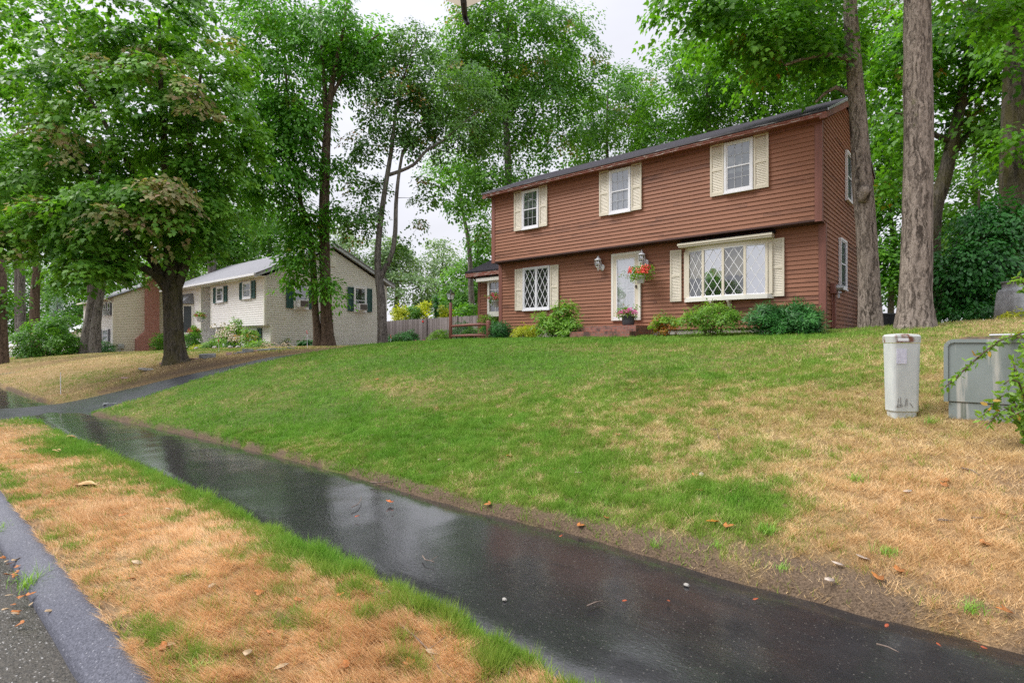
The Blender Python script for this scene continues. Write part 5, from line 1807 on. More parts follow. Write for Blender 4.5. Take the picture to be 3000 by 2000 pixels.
# ---- tall crowns behind the brown house
def wood(name, label, d, base, top, r0, blobs, lm, seed, bark=None, kind='tri', size=.2, per=46, spread=.7, group='trees behind the houses', **k):
    k.setdefault('more', 1.75)
    k.setdefault('dens', 1.6)
    size, spread = size * .9, spread * .8
    px, py = base
    qx, qy = top
    st = [G(S((px, py, d, r0), (px + (qx - px) * .2, py + (qy - py) * .2, d, r0 * .85), (px + (qx - px) * .45 + 6, py + (qy - py) * .45, d, r0 * .7), (px + (qx - px) * .7 - 5, py + (qy - py) * .7, d, r0 * .45), (qx, qy, d, r0 * .12)))]
    return tree(name, label, 'tree', st, blobs, lm, bark or B_GREY, kind, size, per, spread, seed, .5, .35, group=group, sides=9, **k)
wood('shade_tree', 'tall full tree rising behind the left end of the brown house', 34, (1478, 960), (1490, 40), .36, [B(1480, 10, 34, 190, 70, 4, 40), B(1500, 130, 34, 220, 130, 4.5, 84), B(1420, 330, 34, 170, 130, 3.6, 60), B(1590, 330, 35, 160, 150, 4, 66), B(1350, 540, 33, 80, 80, 2.4, 22), B(1470, 520, 34, 110, 70, 2.6, 28), B(1680, 160, 36, 100, 150, 3.4, 44), B(1380, 130, 34, 110, 110, 2.8, 26), B(1410, 690, 33, 40, 30, 1, 5)], BL, 101, accent=(.03, .5))
wood('shade_tree', 'slender tree above the middle of the brown house roof', 40, (1785, 960), (1783, 200), .22, [B(1790, 330, 40, 110, 130, 3.5, 54), B(1720, 420, 39, 90, 80, 2.6, 26), B(1870, 300, 41, 80, 110, 3, 32)], BL, 102, accent=(.02, .4))
wood('shade_tree', 'bright green crown above the right half of the brown house roof', 34, (2080, 960), (2080, 60), .34, [B(2000, 280, 34, 130, 150, 3.4, 66), B(2150, 270, 34, 150, 150, 3.4, 74), B(2300, 260, 33, 130, 140, 3.2, 60), B(1930, 430, 34, 100, 70, 2.4, 28), B(2110, 90, 36, 140, 90, 3, 32)], BR, 103, accent=(.01, .4))
wood('shade_tree', 'green tree filling the gap above the gable of the brown house', 27, (2455, 960), (2450, -60), .30, [B(2440, 240, 27, 110, 150, 2.6, 50), B(2380, 60, 27, 160, 130, 2.8, 56), B(2590, 150, 28, 100, 160, 2.6, 46), B(2600, 420, 28, 80, 120, 2.4, 34)], BR, 104, accent=(.02, .6))
wood('shade_tree', 'leafy young tree seen between the two big trunks', 27, (2610, 960), (2612, 420), .16, [B(2615, 620, 27, 70, 90, 2, 30), B(2612, 780, 26.5, 60, 100, 1.8, 34), B(2760, 700, 28, 70, 130, 2, 34)], BR, 105)
wood('shade_tree', 'dense tree behind the hemlock at the right', 30, (2860, 960), (2860, 300), .25, [B(2860, 470, 30, 150, 130, 3.5, 44), B(2930, 760, 30, 150, 120, 3, 44), B(2760, 850, 30, 130, 70, 2.5, 34), B(2990, 520, 29, 80, 130, 2.5, 28)], BL, 106)
wood('shade_tree', 'green tree between the forked tree and the shade tree, above the house corner', 44, (1390, 960), (1340, 420), .26, [B(1330, 480, 44, 80, 60, 3, 18), B(1400, 600, 43, 60, 70, 2.6, 14)], BL, 107, per=38)
# ---- pale far trees between the houses
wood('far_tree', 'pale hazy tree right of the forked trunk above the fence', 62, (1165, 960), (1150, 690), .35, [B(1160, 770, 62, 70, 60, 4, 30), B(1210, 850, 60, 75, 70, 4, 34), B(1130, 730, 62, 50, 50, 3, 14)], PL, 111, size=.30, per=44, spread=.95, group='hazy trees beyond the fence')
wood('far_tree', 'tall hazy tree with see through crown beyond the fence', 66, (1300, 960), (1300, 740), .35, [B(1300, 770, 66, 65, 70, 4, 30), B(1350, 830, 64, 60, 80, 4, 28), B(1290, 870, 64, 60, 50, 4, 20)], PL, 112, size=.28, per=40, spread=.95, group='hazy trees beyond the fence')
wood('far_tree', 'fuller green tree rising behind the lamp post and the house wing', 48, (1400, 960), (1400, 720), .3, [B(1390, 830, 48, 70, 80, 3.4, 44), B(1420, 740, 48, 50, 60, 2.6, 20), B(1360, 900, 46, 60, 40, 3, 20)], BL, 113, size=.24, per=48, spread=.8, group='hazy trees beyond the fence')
for i, (a, d, rx, rz, lab, lm) in enumerate(((1175, 44, 38, 24, 'yellow green bush showing above the left part of the fence', YL_), (1245, 46, 28, 28, 'tall yellow green bush beside the narrow dark cypress', YL_), (1304, 44, 16, 20, 'small yellow bush right of the narrow cypress', YL_), (1210, 45, 22, 18, 'dark round bush between the yellow bushes above the fence', BL), (1370, 40, 40, 26, 'mid green bush at the right end of the fence', BR))):
    p = at(a, 930, d)
    tree('bush', lab, 'bush', [[(p.x, p.y, 1.3, .06), (p.x, p.y, 2.6, .04), (p.x + .05, p.y, p.z, .02)]], [B(a, 912 - (rz - 24) * .5, d, rx, rz, 1.0, 14), B(a, 950, d, rx * 1.1, 30, 1.0, 8)], lm, B_GREY, 'tri', .17, 60, .34, 120 + i, .5, .3)
p = at(1277, 930, 43)
tree('cypress', 'narrow dark columnar cypress above the fence', 'tree', [[(p.x, p.y, 1.3, .07), (p.x, p.y, 3.8, .05), (p.x, p.y, 5.3, .01)]], [((p.x, p.y, 1.7 + .32 * k), (.34 - .022 * k, .34 - .022 * k, .25), 7) for k in range(11)], YW, B_GREY, 'needle', .16, 60, .11, 131, .2, -1.2)

# ---- woods behind the cream house and to the left
wd = [(620, 42, (625, 960), (600, 520), .42, [B(600, 640, 44, 110, 90, 3, 36), B(560, 740, 46, 90, 70, 3, 30), B(690, 690, 45, 100, 80, 3, 34)], BL, 'leaning grey trunked tree right behind the cream house roof'),
      (800, 48, (792, 960), (790, 560), .35, [B(790, 650, 48, 120, 90, 3.4, 40), B(720, 780, 50, 100, 70, 3, 30), B(850, 770, 49, 60, 50, 2.6, 14)], BL, 'brown trunked tree behind the cream house ridge'),
      (555, 52, (560, 960), (555, 560), .3, [B(540, 620, 52, 110, 100, 3.5, 36), B(510, 780, 52, 70, 60, 3, 16)], BL, 'thin tree behind the left part of the cream house'),
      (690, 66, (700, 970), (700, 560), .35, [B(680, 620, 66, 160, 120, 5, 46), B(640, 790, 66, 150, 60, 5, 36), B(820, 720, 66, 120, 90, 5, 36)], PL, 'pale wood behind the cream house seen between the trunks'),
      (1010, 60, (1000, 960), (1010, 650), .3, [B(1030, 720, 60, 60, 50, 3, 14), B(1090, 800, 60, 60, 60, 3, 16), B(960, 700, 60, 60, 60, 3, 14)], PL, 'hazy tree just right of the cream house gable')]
for i, (px, d, bs_, tp_, r0, bl, lm, lab) in enumerate(wd):
    wood('wood_tree', lab, d, bs_, tp_, r0, bl, lm, 140 + i, size=.26, per=44, spread=.85, group='trees behind the cream house')
D = 38
tree('forked_tree', 'pale grey forked tree in front of the tan house', 'tree',
     [G(S((255, 1045, D, .55), (263, 980, D, .46), (272, 920, D, .40), (277, 850, D, .32), (282, 750, D, .24), (290, 620, D, .15), (300, 480, D, .06))), G(S((278, 1045, D - .3, .38), (280, 960, D - .2, .32), (287, 900, D - .1, .27), (296, 840, D, .24), (310, 740, D, .18), (330, 600, D, .1), (350, 500, D, .04))), S((272, 900, D, .2), (264, 870, D, .17), (258, 800, D, .12), (240, 700, D, .06))],
     [B(250, 740, 37.5, 110, 60, 3, 40), B(310, 800, 37, 50, 35, 1.5, 12), B(200, 620, 39, 150, 110, 3.6, 50), B(350, 620, 39, 110, 110, 3, 36)], BL, B_GREY, 'tri', .2, 48, .6, 151, .5, .4, flare=.2)
left = [(32, (2, 1078), (-10, 500), .40, [B(-40, 500, 32, 160, 140, 3.5, 50), B(10, 880, 31.5, 16, 20, .5, 3)], BL, B_BROWN, 'thick pale trunk at the left edge of the scene'),
        (50, (62, 960), (25, 560), .40, [B(40, 620, 50, 140, 110, 4, 50), B(20, 800, 52, 70, 60, 3, 16)], BL, B_GREY, 'left one of two leaning trunks behind the big bush'),
        (49, (68, 965), (38, 560), .36, [B(90, 560, 49, 120, 110, 4, 40)], BL, B_GREY, 'right one of two crossing trunks behind the big bush'),
        (46, (102, 960), (100, 540), .40, [B(150, 600, 46, 150, 100, 4, 44), B(200, 820, 48, 70, 40, 3, 12)], BR, B_BROWN, 'upright brown trunk with a dark hole behind the big bush')]
for i, (d, bs_, tp_, r0, bl, lm, bk, lab) in enumerate(left):
    wood('wood_tree', lab, d, bs_, tp_, r0, bl, lm, 160 + i, bark=bk, size=.24, per=44, spread=.8, group='trees at the left edge')
for i, (a, d, bl, lm, lab) in enumerate(((60, 78, [B(60, 830, 78, 150, 110, 5, 60), B(40, 940, 76, 140, 60, 5, 40)], BR, 'bright far wood behind the leaning trunks'), (230, 74, [B(220, 880, 74, 90, 100, 5, 50), B(280, 780, 76, 90, 80, 5, 34)], BL, 'far green tree left of the tan house'), (400, 80, [B(380, 780, 80, 120, 90, 5, 50), B(480, 820, 80, 80, 80, 5, 30), B(300, 690, 80, 150, 80, 5, 40)], BR, 'far tree showing above the tan house roof'), (-150, 70, [B(-160, 800, 70, 140, 200, 5, 70)], BL, 'far wood just outside the left edge'))):
    wood('wood_tree', lab, d, (a, 985), (a, 800), .3, bl, lm, 170 + i, size=.34, per=46, spread=1.1, group='trees at the left edge')
p = at(168, 1000, 60)
tree('spruce', 'blue grey spruce peeking over the big bush', 'tree', [[(p.x, p.y, .2, .15), (p.x, p.y, 3, .1), (p.x, p.y, 6.6, .02)]], [((p.x, p.y, 6.5 - .42 * k), (.08 + .16 * k, .08 + .16 * k, .12), 3 + k) for k in range(13)], SP, B_GREY, 'needle', .20, 60, .26, 175, .3, .5)
D = 38
p = at(150, 1062, D)
tree('large_bush', 'large spreading green bush left of the forked tree', 'bush', [[(p.x, p.y, Hs(p.x, p.y) - .1, .12), (p.x, p.y, p.z + 1, .06)], [(p.x - 1, p.y, Hs(p.x, p.y) - .1, .08), (p.x - 1.4, p.y, p.z + 1, .05)]],
     [B(140, 990, 38, 110, 66, 1.8, 90), B(80, 1000, 38, 60, 50, 1.6, 34), B(215, 1000, 38, 55, 52, 1.5, 34), B(165, 940, 38, 50, 30, 1.2, 16)], BL, B_GREY, 'oval', .17, 66, .34, 176, .4, .4, accent=(.05, .4))

# ---- shrubs by the houses
def shrub(name, label, c, rad, n, lm, kind, size, per, spread, seed, stems=4, **k):
    x, y, z = c
    zb = Hs(x, y)
    rr_ = random.Random(seed)
    st = []
    for i in range(stems):
        a = 6.28 * i / stems + rr_.random()
        st.append([(x + .06 * math.cos(a), y + .06 * math.sin(a), zb - .08, .016), (x + .25 * rad[0] * math.cos(a), y + .25 * rad[1] * math.sin(a), zb + .35 * (z - zb + rad[2]), .012), (x + .5 * rad[0] * math.cos(a), y + .5 * rad[1] * math.sin(a), zb + .7 * (z - zb + rad[2]), .007)])
    bl = k.pop('blobs', None) or [(c, rad, n)]
    return tree(name, label, 'shrub', st, bl, lm, M['stem'], kind, size, per, spread, seed, k.pop('up', .4), k.pop('droop', .2), base=(x, y, zb), sides=8, **k)
def oc(px, py, yy):       # a point on the row of planting in front of the house
    r_ = (px - 1500) / 1604.0
    x = (CY * r_ - SY) * yy / (CY + SY * r_)
    d = -SY * x + CY * yy
    return Vector((x, yy, CAMZ + (1004 - py) / 1604.0 * d))
c = oc(1459, 973, 14.7); shrub('yew_shrub', 'rounded dark green yew at the left corner of the brown house', tuple(c), (.68, .5, .33), 70, YW, 'needle', .10, 85, .12, 201, shell=.5, flat=.9, up=.1, droop=-.4)
c = oc(1544, 977, 14.6); shrub('yellow_shrub', 'low yellow leaved shrub beside the dark yew', tuple(c), (.66, .45, .24), 60, YL_, 'oval', .055, 70, .11, 202, shell=.4, flat=.8, up=.3, droop=-.1)
c = oc(1633, 938, 14.55)
shrub('rhododendron', 'tall open bright green shrub left of the brick steps', tuple(c), (.9, .5, .7), 60, SH, 'long', .13, 34, .13, 203, stems=6, up=.3, droop=-.2, blobs=[(tuple(oc(1655, 920, 14.55)), (.5, .4, .42), 30), (tuple(oc(1620, 960, 14.5)), (.75, .45, .35), 34), (tuple(oc(1672, 965, 14.4)), (.45, .35, .4), 22), (tuple(oc(1588, 940, 14.6)), (.3, .3, .25), 8)], tintv=.2)
c = oc(1953, 950, 14.6)
shrub('azalea', 'small shrub with orange tinged leaves right of the brick steps', tuple(c), (.45, .38, .30), 44, SH, 'oval', .05, 80, .10, 204, shell=.4, up=.3, droop=-.2, accent=(.22, .7, [((c.x, c.y - .1, c.z - .15), (.3, .5, .2))]))
shrub('airy_shrub', 'loose airy green shrub below the bay window', tuple(oc(2080, 935, 14.3)), (1.0, .5, .5), 50, SH, 'oval', .06, 52, .14, 205, stems=6, up=.4, droop=-.1, blobs=[(tuple(oc(2085, 912, 14.3)), (.6, .45, .26), 34), (tuple(oc(2050, 938, 14.2)), (.6, .4, .22), 26), (tuple(oc(2125, 945, 14.2)), (.45, .35, .30), 24), (tuple(oc(2020, 932, 14.2)), (.25, .25, .10), 6), (tuple(oc(2155, 925, 14.3)), (.2, .25, .12), 6), (tuple(oc(2085, 965, 14.2)), (.3, .25, .15), 6)], tintv=.15)
shrub('yew_hedge', 'clipped dark green yew block below the right shutter', tuple(oc(2292, 945, 14.35)), (1.0, .5, .38), 120, YW, 'needle', .10, 90, .12, 206, stems=5, shell=.6, flat=.9, up=.1, droop=-.5, accent=(.015, .7), blobs=[(tuple(oc(2250, 945, 14.35)), (.55, .5, .36), 70), (tuple(oc(2330, 942, 14.35)), (.55, .5, .38), 74), (tuple(oc(2375, 945, 14.35)), (.25, .4, .33), 26)])
shrub('shrub', 'small green shrub behind the log rail below the wing window', tuple(oc(1438, 945, 16.2)), (.6, .4, .35), 26, SH, 'oval', .07, 60, .16, 207)
for px, py, yy, rx, rz, lm, lab in ((1290, 985, 17.5, .75, .35, SH, 'rounded olive shrub left of the lamp post'), (1345, 968, 18.5, .7, .5, YW, 'dark shrub directly behind the log rail'), (1385, 978, 18.5, .6, .4, BL, 'mid green shrub behind the right end of the log rail'), (1180, 990, 19, .7, .38, DK, 'dark leafy shrub against the fence right of the forked trunk'), (1150, 1000, 19, .5, .3, DK, 'dark groundcover right beside the forked trunk'), (1205, 985, 20.5, .4, .4, DK, 'dark climber clump on the fence left of the flowers')):
    c = oc(px, py, yy)
    shrub('shrub', lab, tuple(c), (rx, .5, rz), 34, lm, 'oval', .075, 60, .16, int(px), up=.4)
# cream house planting
def nc(px, py, yy): return tuple(oc(px, py, yy))
shrub('hydrangea', 'tall open hydrangea with cream flower heads before the cream house', nc(690, 985, 12.9), (1.1, .6, .7), 50, SH, 'oval', .13, 34, .22, 221, stems=7, accent=(.05, .4), blobs=[(nc(680, 985, 12.9), (.9, .5, .6), 40), (nc(730, 985, 12.9), (.6, .5, .5), 22), (nc(693, 955, 12.9), (.25, .25, .4), 8), (nc(650, 985, 12.9), (.3, .3, .3), 8)])
for px, py, rx, rz, lm, lab in ((620, 1015, .9, .35, SH, 'rounded green mound left of the hydrangea'), (675, 1018, .7, .28, BR, 'bright low mound under the hydrangea'), (760, 1012, 1.0, .24, SH, 'low green plants at the corner of the cream house'), (588, 1022, .7, .18, YL_, 'low yellowing plants before the entry post'), (560, 1000, .9, .6, BR, 'green bush right behind the maple trunk'), (470, 1003, 1.0, .75, BR, 'bright green clipped bush left of the maple trunk')):
    shrub('shrub', lab, nc(px, py, 12.7), (rx, .55, rz), 34, lm, 'oval', .10, 64, .20, int(px) + 300, up=.4)
shrub('shrub', 'dark clipped bush against the front of the tan house', nc(303, 1020, 12.8), (1.4, .8, .9), 50, YW, 'needle', .16, 70, .22, 640, shell=.5, up=.2)
shrub('hosta', 'broad leaved plant between the trunks and the gable', nc(905, 1008, 15.2), (.55, .4, .28), 16, DK, 'oval', .22, 30, .16, 641, up=.5, droop=.4)
shrub('weed', 'spindly weed against the cream gable', nc(840, 1003, 14.9), (.3, .25, .3), 7, SH, 'oval', .09, 16, .12, 642, accent=(.4, .5))

# ---- flowers in baskets and pots
PINK = mat('pink_petals', (.72, .06, .34), (.85, .22, .52), .5, 30)
RED = mat('red_petals', (.70, .02, .02), (.85, .06, .04), .5, 30)
ROSE = mat('rose_petals', (.75, .04, .14), (.85, .20, .28), .5, 30)
def petal_ball(name, m, r_, n, seed):
    r = np.random.default_rng(seed)
    d = r.normal(0, 1, (n, 3))
    d /= np.linalg.norm(d, axis=1, keepdims=True)
    d[:, 2] = d[:, 2] * .8
    me = leaf_mesh(name, d * r_ * .8, r_ * .75, .3, 0, 'oval', r, dirs=d * .8)
    me.materials.append(m)
    return me
def flowers(name, label, cat, loc, pot, potm, leafm, fm, spread, nf, fr, seed, hang=0, rad=(.3, .25, .16), lsize=.06, nl=26):
    o = thing(name, label, cat, loc)
    q = MB()
    q.lathe(pot, 20)
    q.build('pot', potm, o, True, world=False)
    if hang:
        q = MB()
        for k in range(3):
            a = k * 2.094
            q.tube([(pot[-1][0] * math.cos(a), pot[-1][0] * math.sin(a), pot[-1][1]), (0, 0, hang)], .006, 5)
        q.tube([(0, 0, hang), (.02, 0, hang + .05), (.06, 0.02, hang + .07), (.06, .08, hang + .03)], .008, 6)
        q.build('hanger', M['white'], o, world=False)
    r = np.random.default_rng(seed)
    z0 = pot[-1][1]
    tips = r.normal(0, .45, (nl, 3)) * np.array(rad) + np.array([0, 0, z0 + rad[2] * .6])
    ii = np.repeat(np.arange(nl), 26)
    cen = tips[ii] + r.normal(0, .055, (len(ii), 3))
    link_mesh('foliage', leaf_mesh('foliage', cen, lsize, .4, .4, 'oval', r, np.full(len(ii), .55), (r.random(len(ii)) < .04) * .8), leafm, o)
    fme = petal_ball('flower_head', fm, fr, 26, seed)
    for k in range(nf):
        a = 6.283 * r.random()
        q_ = r.random() ** .5
        f_ = bpy.data.objects.new('flower_head', fme)
        C.objects.link(f_)
        f_.parent = o
        f_.location = (rad[0] * q_ * math.cos(a), rad[1] * q_ * math.sin(a) - .05, z0 + rad[2] * (1.15 - .7 * q_ ** 2) + r.normal(0, .03))
        s_ = r.uniform(.75, 1.2)
        f_.scale = (s_, s_, s_)
    return o
flowers('hanging_basket', 'white hanging basket of red geraniums beside the front door', 'hanging basket', (-7.93, 15.12, 3.40), [(.09, 0), (.10, .01), (.135, .20), (.145, .20), (.145, .225)], M['pot_white'], SH, RED, .35, 17, .075, 301, hang=.50, rad=(.46, .34, .22), nl=34)
q = MB()
bk_ = thing('basket_hook', 'thin black wall hook holding the red geranium basket', 'hook', (-7.75, 15.47, 4.02))
q.tube([(-7.70, 15.465, 4.02), (-7.72, 15.35, 4.06), (-7.80, 15.22, 4.04), (-7.87, 15.16, 3.98), (-7.87, 15.19, 3.93)], .008, 6)
q.tube([(-7.70, 15.46, 3.78), (-7.74, 15.33, 3.9), (-7.72, 15.35, 4.05)], .006, 6)
q.build('hook_arm', M['black'], bk_)
flowers('flower_pot', 'black pot of pink flowers on the brick steps', 'flower pot', (-8.13, 14.72, 2.12), [(.16, 0), (.175, .02), (.19, .12), (.185, .25), (.195, .26), (.195, .28)], M['pot_black'], SH, PINK, .3, 26, .05, 302, rad=(.32, .26, .16), nl=26)
flowers('hanging_basket', 'white hanging basket of pink flowers at the wing window', 'hanging basket', (-14.72, 16.02, 3.02), [(.10, 0), (.11, .01), (.15, .22), (.16, .22), (.16, .245)], M['pot_white'], BR, ROSE, .3, 18, .055, 303, hang=.50, rad=(.36, .28, .20), nl=26)
p = nc(592, 932, 13.65)
flowers('hanging_basket', 'small white basket of red flowers on the entry post of the cream house', 'hanging basket', (p[0], 13.55, 2.95), [(.16, 0), (.24, .28), (.26, .30)], M['pot_white'], SH, ROSE, .3, 9, .07, 304, hang=.45, rad=(.42, .3, .2), lsize=.09, nl=20)
flowers('flower_box', 'wooden tub of red and pink flowers behind the maple trunk', 'flower pot', nc(570, 992, 13.0), [(.34, 0), (.36, .3), (.38, .32)], M['wood_grey'], SH, ROSE, .3, 12, .09, 305, rad=(.6, .3, .3), lsize=.11, nl=26)
fb = thing('flower_bed', 'low bed of pink impatiens before the fence', 'flower bed', tuple(oc(1242, 1004, 19.5)))
fbx, fby = fb.location.x, fb.location.y
fb.location.z = Hs(fbx, fby)
r = np.random.default_rng(310)
cen = np.stack([r.normal(0, .38, 900), r.normal(0, .25, 900), np.abs(r.normal(.1, .07, 900))], -1)
link_mesh('foliage', leaf_mesh('foliage', cen, .06, .5, .2, 'oval', r, np.full(900, .5)), SH, fb)
fme = petal_ball('flower_head', PINK, .06, 20, 311)
fme2 = petal_ball('flower_head', ROSE, .06, 20, 312)
for k in range(46):
    f_ = bpy.data.objects.new('flower_head', fme if k % 2 else fme2)
    C.objects.link(f_)
    f_.parent = fb
    f_.location = (r.normal(0, .38), r.normal(-.1, .22), .16 + r.normal(0, .04))
cream_f = petal_ball('flower_head', mat('cream_petals', (.62, .55, .42), (.72, .66, .55), .6, 20), .14, 30, 313)
hyd = bpy.data.objects['hydrangea']
for k in range(20):
    f_ = bpy.data.objects.new('flower_head', cream_f)
    C.objects.link(f_)
    f_.parent = hyd
    f_.location = (r.normal(.2, .75), r.normal(-.4, .25), r.uniform(.5, 1.35))
# vine over the transformer and the leafy shrub at the right edge
vx, vy = .30, 6.70
vz = Hs(vx, vy)
VI = leaf_mat('vine_leaves', (0.035, 0.11, 0.012), (0.18, 0.30, 0.045), (.5, .25, .05), .35)
v_ = thing('climbing_vine', 'bright leafy vine trailing over the transformer box', 'vine', (vx, vy, vz))
mbv = MB()
A_ = lambda *p: tuple(at(*p))
rootv = (vx, vy, vz)
paths = [[rootv, A_(3040, 1080, 5.2), A_(3030, 970, 5.3), A_(2985, 978, 5.35), A_(2924, 999, 5.4), A_(2879, 1035, 5.4), A_(2835, 1073, 5.42), A_(2801, 1106, 5.45), A_(2757, 1142, 5.5)],
         [rootv, A_(2960, 1150, 4.95), A_(2924, 1165, 4.95), A_(2900, 1195, 4.95), A_(2870, 1225, 4.95)],
         [rootv, A_(2990, 1140, 5.0), A_(2975, 1090, 5.0), A_(2968, 1050, 5.05)],
         [rootv, A_(2960, 1190, 4.9), A_(2920, 1215, 4.9), A_(2890, 1245, 4.9)],
         [rootv, A_(3010, 1100, 5.0), A_(3000, 1020, 5.1), A_(2990, 1000, 5.15)],
         [rootv, A_(3000, 1160, 4.9), A_(2985, 1120, 4.85), A_(2960, 1110, 4.85), A_(2940, 1125, 4.85)],
         [rootv, A_(3000, 1200, 4.8), A_(2970, 1215, 4.8), A_(2945, 1230, 4.8)],
         [rootv, A_(3020, 1000, 5.0), A_(3015, 850, 4.9), A_(2985, 812, 4.9), A_(2965, 818, 4.9)]]
cs, ds = [], []
r = np.random.default_rng(330)
for pth in paths:
    pts = [Vector(p_) for p_ in pth]
    mbv.tube(pts, [.008] * (len(pts) - 1) + [.003], 5)
    for i in range(len(pts) - 1):
        n = int((pts[i + 1] - pts[i]).length / .0075)
        if (pth is paths[0] or pth is paths[7]) and i < 2: n //= 4
        for k in range(n):
            p_ = pts[i].lerp(pts[i + 1], k / max(n, 1))
            cs.append(np.array(p_) + r.normal(0, .016, 3))
            dd_v = (pts[i + 1] - pts[i]).normalized()
            ds.append(np.array(dd_v) * .5 + r.normal(0, .6, 3))
mbv.build('vine_stem', M['stem'], v_)
cs, ds = np.array(cs), np.array(ds)
link_mesh('foliage', leaf_mesh('foliage', cs - np.array((vx, vy, vz)), .062, .45, .3, 'oval', r, np.full(len(cs), .6), (r.random(len(cs)) < .03) * .8, ds), VI, v_)
# ================================================================== small things on the ground
STONE = mat('slate_stone', (.17, .19, .19), (.30, .31, .31), .6, 6, bmp=.4)
PINKST = mat('pink_granite', (.40, .24, .23), (.50, .34, .32), .7, 9, bmp=.3)
WHST = mat('white_stone', (.24, .225, .20), (.36, .34, .31), .7, 9, bmp=.2)
def rock(name, label, x, y, sx_, sy_, sz_, m, seed, rz=0, flat=False, group=None):
    rr_ = random.Random(seed)
    bm = bmesh.new()
    bmesh.ops.create_icosphere(bm, subdivisions=2, radius=1)
    for v in bm.verts:
        k = 1 + rr_.uniform(-.13, .13)
        c = v.co * k
        if flat:
            c.x = max(-.72, min(.72, c.x)); c.y = max(-.72, min(.72, c.y)); c.z = max(-.5, min(.5, c.z))
        v.co = Vector((c.x * sx_, c.y * sy_, c.z * sz_))
    me = bpy.data.meshes.new(name)
    bm.to_mesh(me)
    bm.free()
    o = link_mesh(name, me, m)
    o.location = (x, y, Hs(x, y) + sz_ * .5)
    o.rotation_euler = (rr_.uniform(-.12, .12), rr_.uniform(-.1, .1), rz)
    return tag(o, label, 'stone', group)
brickm = M['brick_old']
for i, (px, py, sx_, sz_, m, lab) in enumerate(((608, 1079, .36, .16, STONE, 'large tilted grey slate slab edging the driveway'), (671, 1071, .12, .10, PINKST, 'pink block right of the large slate slab'), (690, 1071, .10, .05, WHST, 'small pale stone right of the pink block'), (706, 1068, .20, .06, STONE, 'thin grey edging stone halfway up the drive'), (726, 1061, .26, .13, STONE, 'upright grey slate near the middle of the edging row'), (748, 1061, .11, .06, PINKST, 'pink stone after the upright slate'), (772, 1057, .32, .06, STONE, 'long low grey stone in the upper edging row'), (797, 1054, .18, .08, STONE, 'dark grey stone in the upper edging row'), (822, 1053, .26, .05, STONE, 'low flat stone near the top of the edging row'), (852, 1048, .20, .07, STONE, 'purple grey slate at the top of the drive'), (536, 1092, .20, .07, brickm, 'broken red brick below the maple trunk'), (562, 1087, .12, .06, brickm, 'small red brick piece beside the slate slab'), (576, 1085, .09, .05, PINKST, 'small pink stone touching the slate slab'), (484, 1101, .22, .06, PINKST, 'flat reddish stone at the foot of the maple'), (518, 1094, .13, .06, STONE, 'dark little stone below the maple trunk'), (436, 1112, .38, .05, WHST, 'long pale flat stone at the drive edge'), (365, 1120, .12, .04, PINKST, 'small pink stone in the dry grass by the drive'), (330, 1172, .26, .06, STONE, 'half buried stone at the lawn corner by the drive'))):
    if i == 17:
        q = at(px, py, 13.3)
    else:
        d = 17.2 + (px - 436) * .0105
        q = at(px, py, d)
        q.x = min(q.x, -18.70)
    rock('edging_stone', lab, q.x, q.y, sx_, sx_ * .55, sz_, m, 500 + i, 1.2 + .1 * (i % 3), True, 'stones edging the driveway')
for i, px in enumerate((572, 626, 672, 694)):
    q = oc(px + 3, 1028, 11.6)
    rock('white_stone', ('small round white stone far left in the row before the cream house', 'white stone below the red marker before the cream house', 'white stone near the middle of the hydrangea', 'white stone right of the hydrangea foot')[i], q.x, q.y, .13, .12, .10, WHST, 530 + i, 0, False, 'white stones before the cream house')

def marker(px, pyb, d, pyt, label, red=True):
    p = at(px, pyb, d)
    z = Hs(p.x, p.y)
    zt = CAMZ + (1004 - pyt) / 1604 * d
    o = thing('driveway_marker', label, 'marker', (p.x, p.y, z), group='driveway marker rods')
    q = MB()
    q.tube([(p.x, p.y, z - .1), (p.x + (.06 if px > 1100 else .0), p.y, zt)], .009, 6)
    q.build('rod', M['white'], o)
    if red:
        q = MB()
        xx = p.x + (.06 if px > 1100 else 0)
        q.tube([(xx, p.y - .008, zt), (xx - .007, p.y - .016, zt)], .048, 14)
        q.tube([(xx, p.y, zt - .07), (xx, p.y, zt - .03)], .014, 8)
        q.build('reflector', M['red_plastic'], o)
marker(641, 1060, 22.5, 997, 'thin rod with red disc before the hydrangea')
marker(900, 1043, 20.6, 972, 'white rod with red disc at the top of the drive')
marker(1143, 1018, 20.5, 985, 'short leaning rod with red top beside the forked trunk')
marker(178, 1160, 15.6, 1090, 'clear thin rod without disc in the left lawn', False)

# fallen branches by the cream house corner
fbn = thing('brush_pile', 'pile of cut pale branches at the corner of the cream house', 'brush pile', tuple(oc(800, 1022, 12.6)))
q = MB()
rr_ = random.Random(8)
for k in range(14):
    p0 = oc(rr_.uniform(745, 830), 1022, rr_.uniform(12.0, 13.0))
    z = Hs(p0.x, p0.y)
    a = rr_.uniform(-.5, .5)
    L = rr_.uniform(.5, 1.3)
    q.tube([(p0.x, p0.y, z + rr_.uniform(.02, .25)), (p0.x + L * .5 * math.cos(a), p0.y + L * .5 * math.sin(a), z + rr_.uniform(.1, .3)), (p0.x + L * math.cos(a), p0.y + L * math.sin(a), z + .02)], [.016, .012, .006], 5)
q.build('branch', mat('cut_branch', (.36, .28, .19), (.5, .41, .29), .8, 9), fbn)

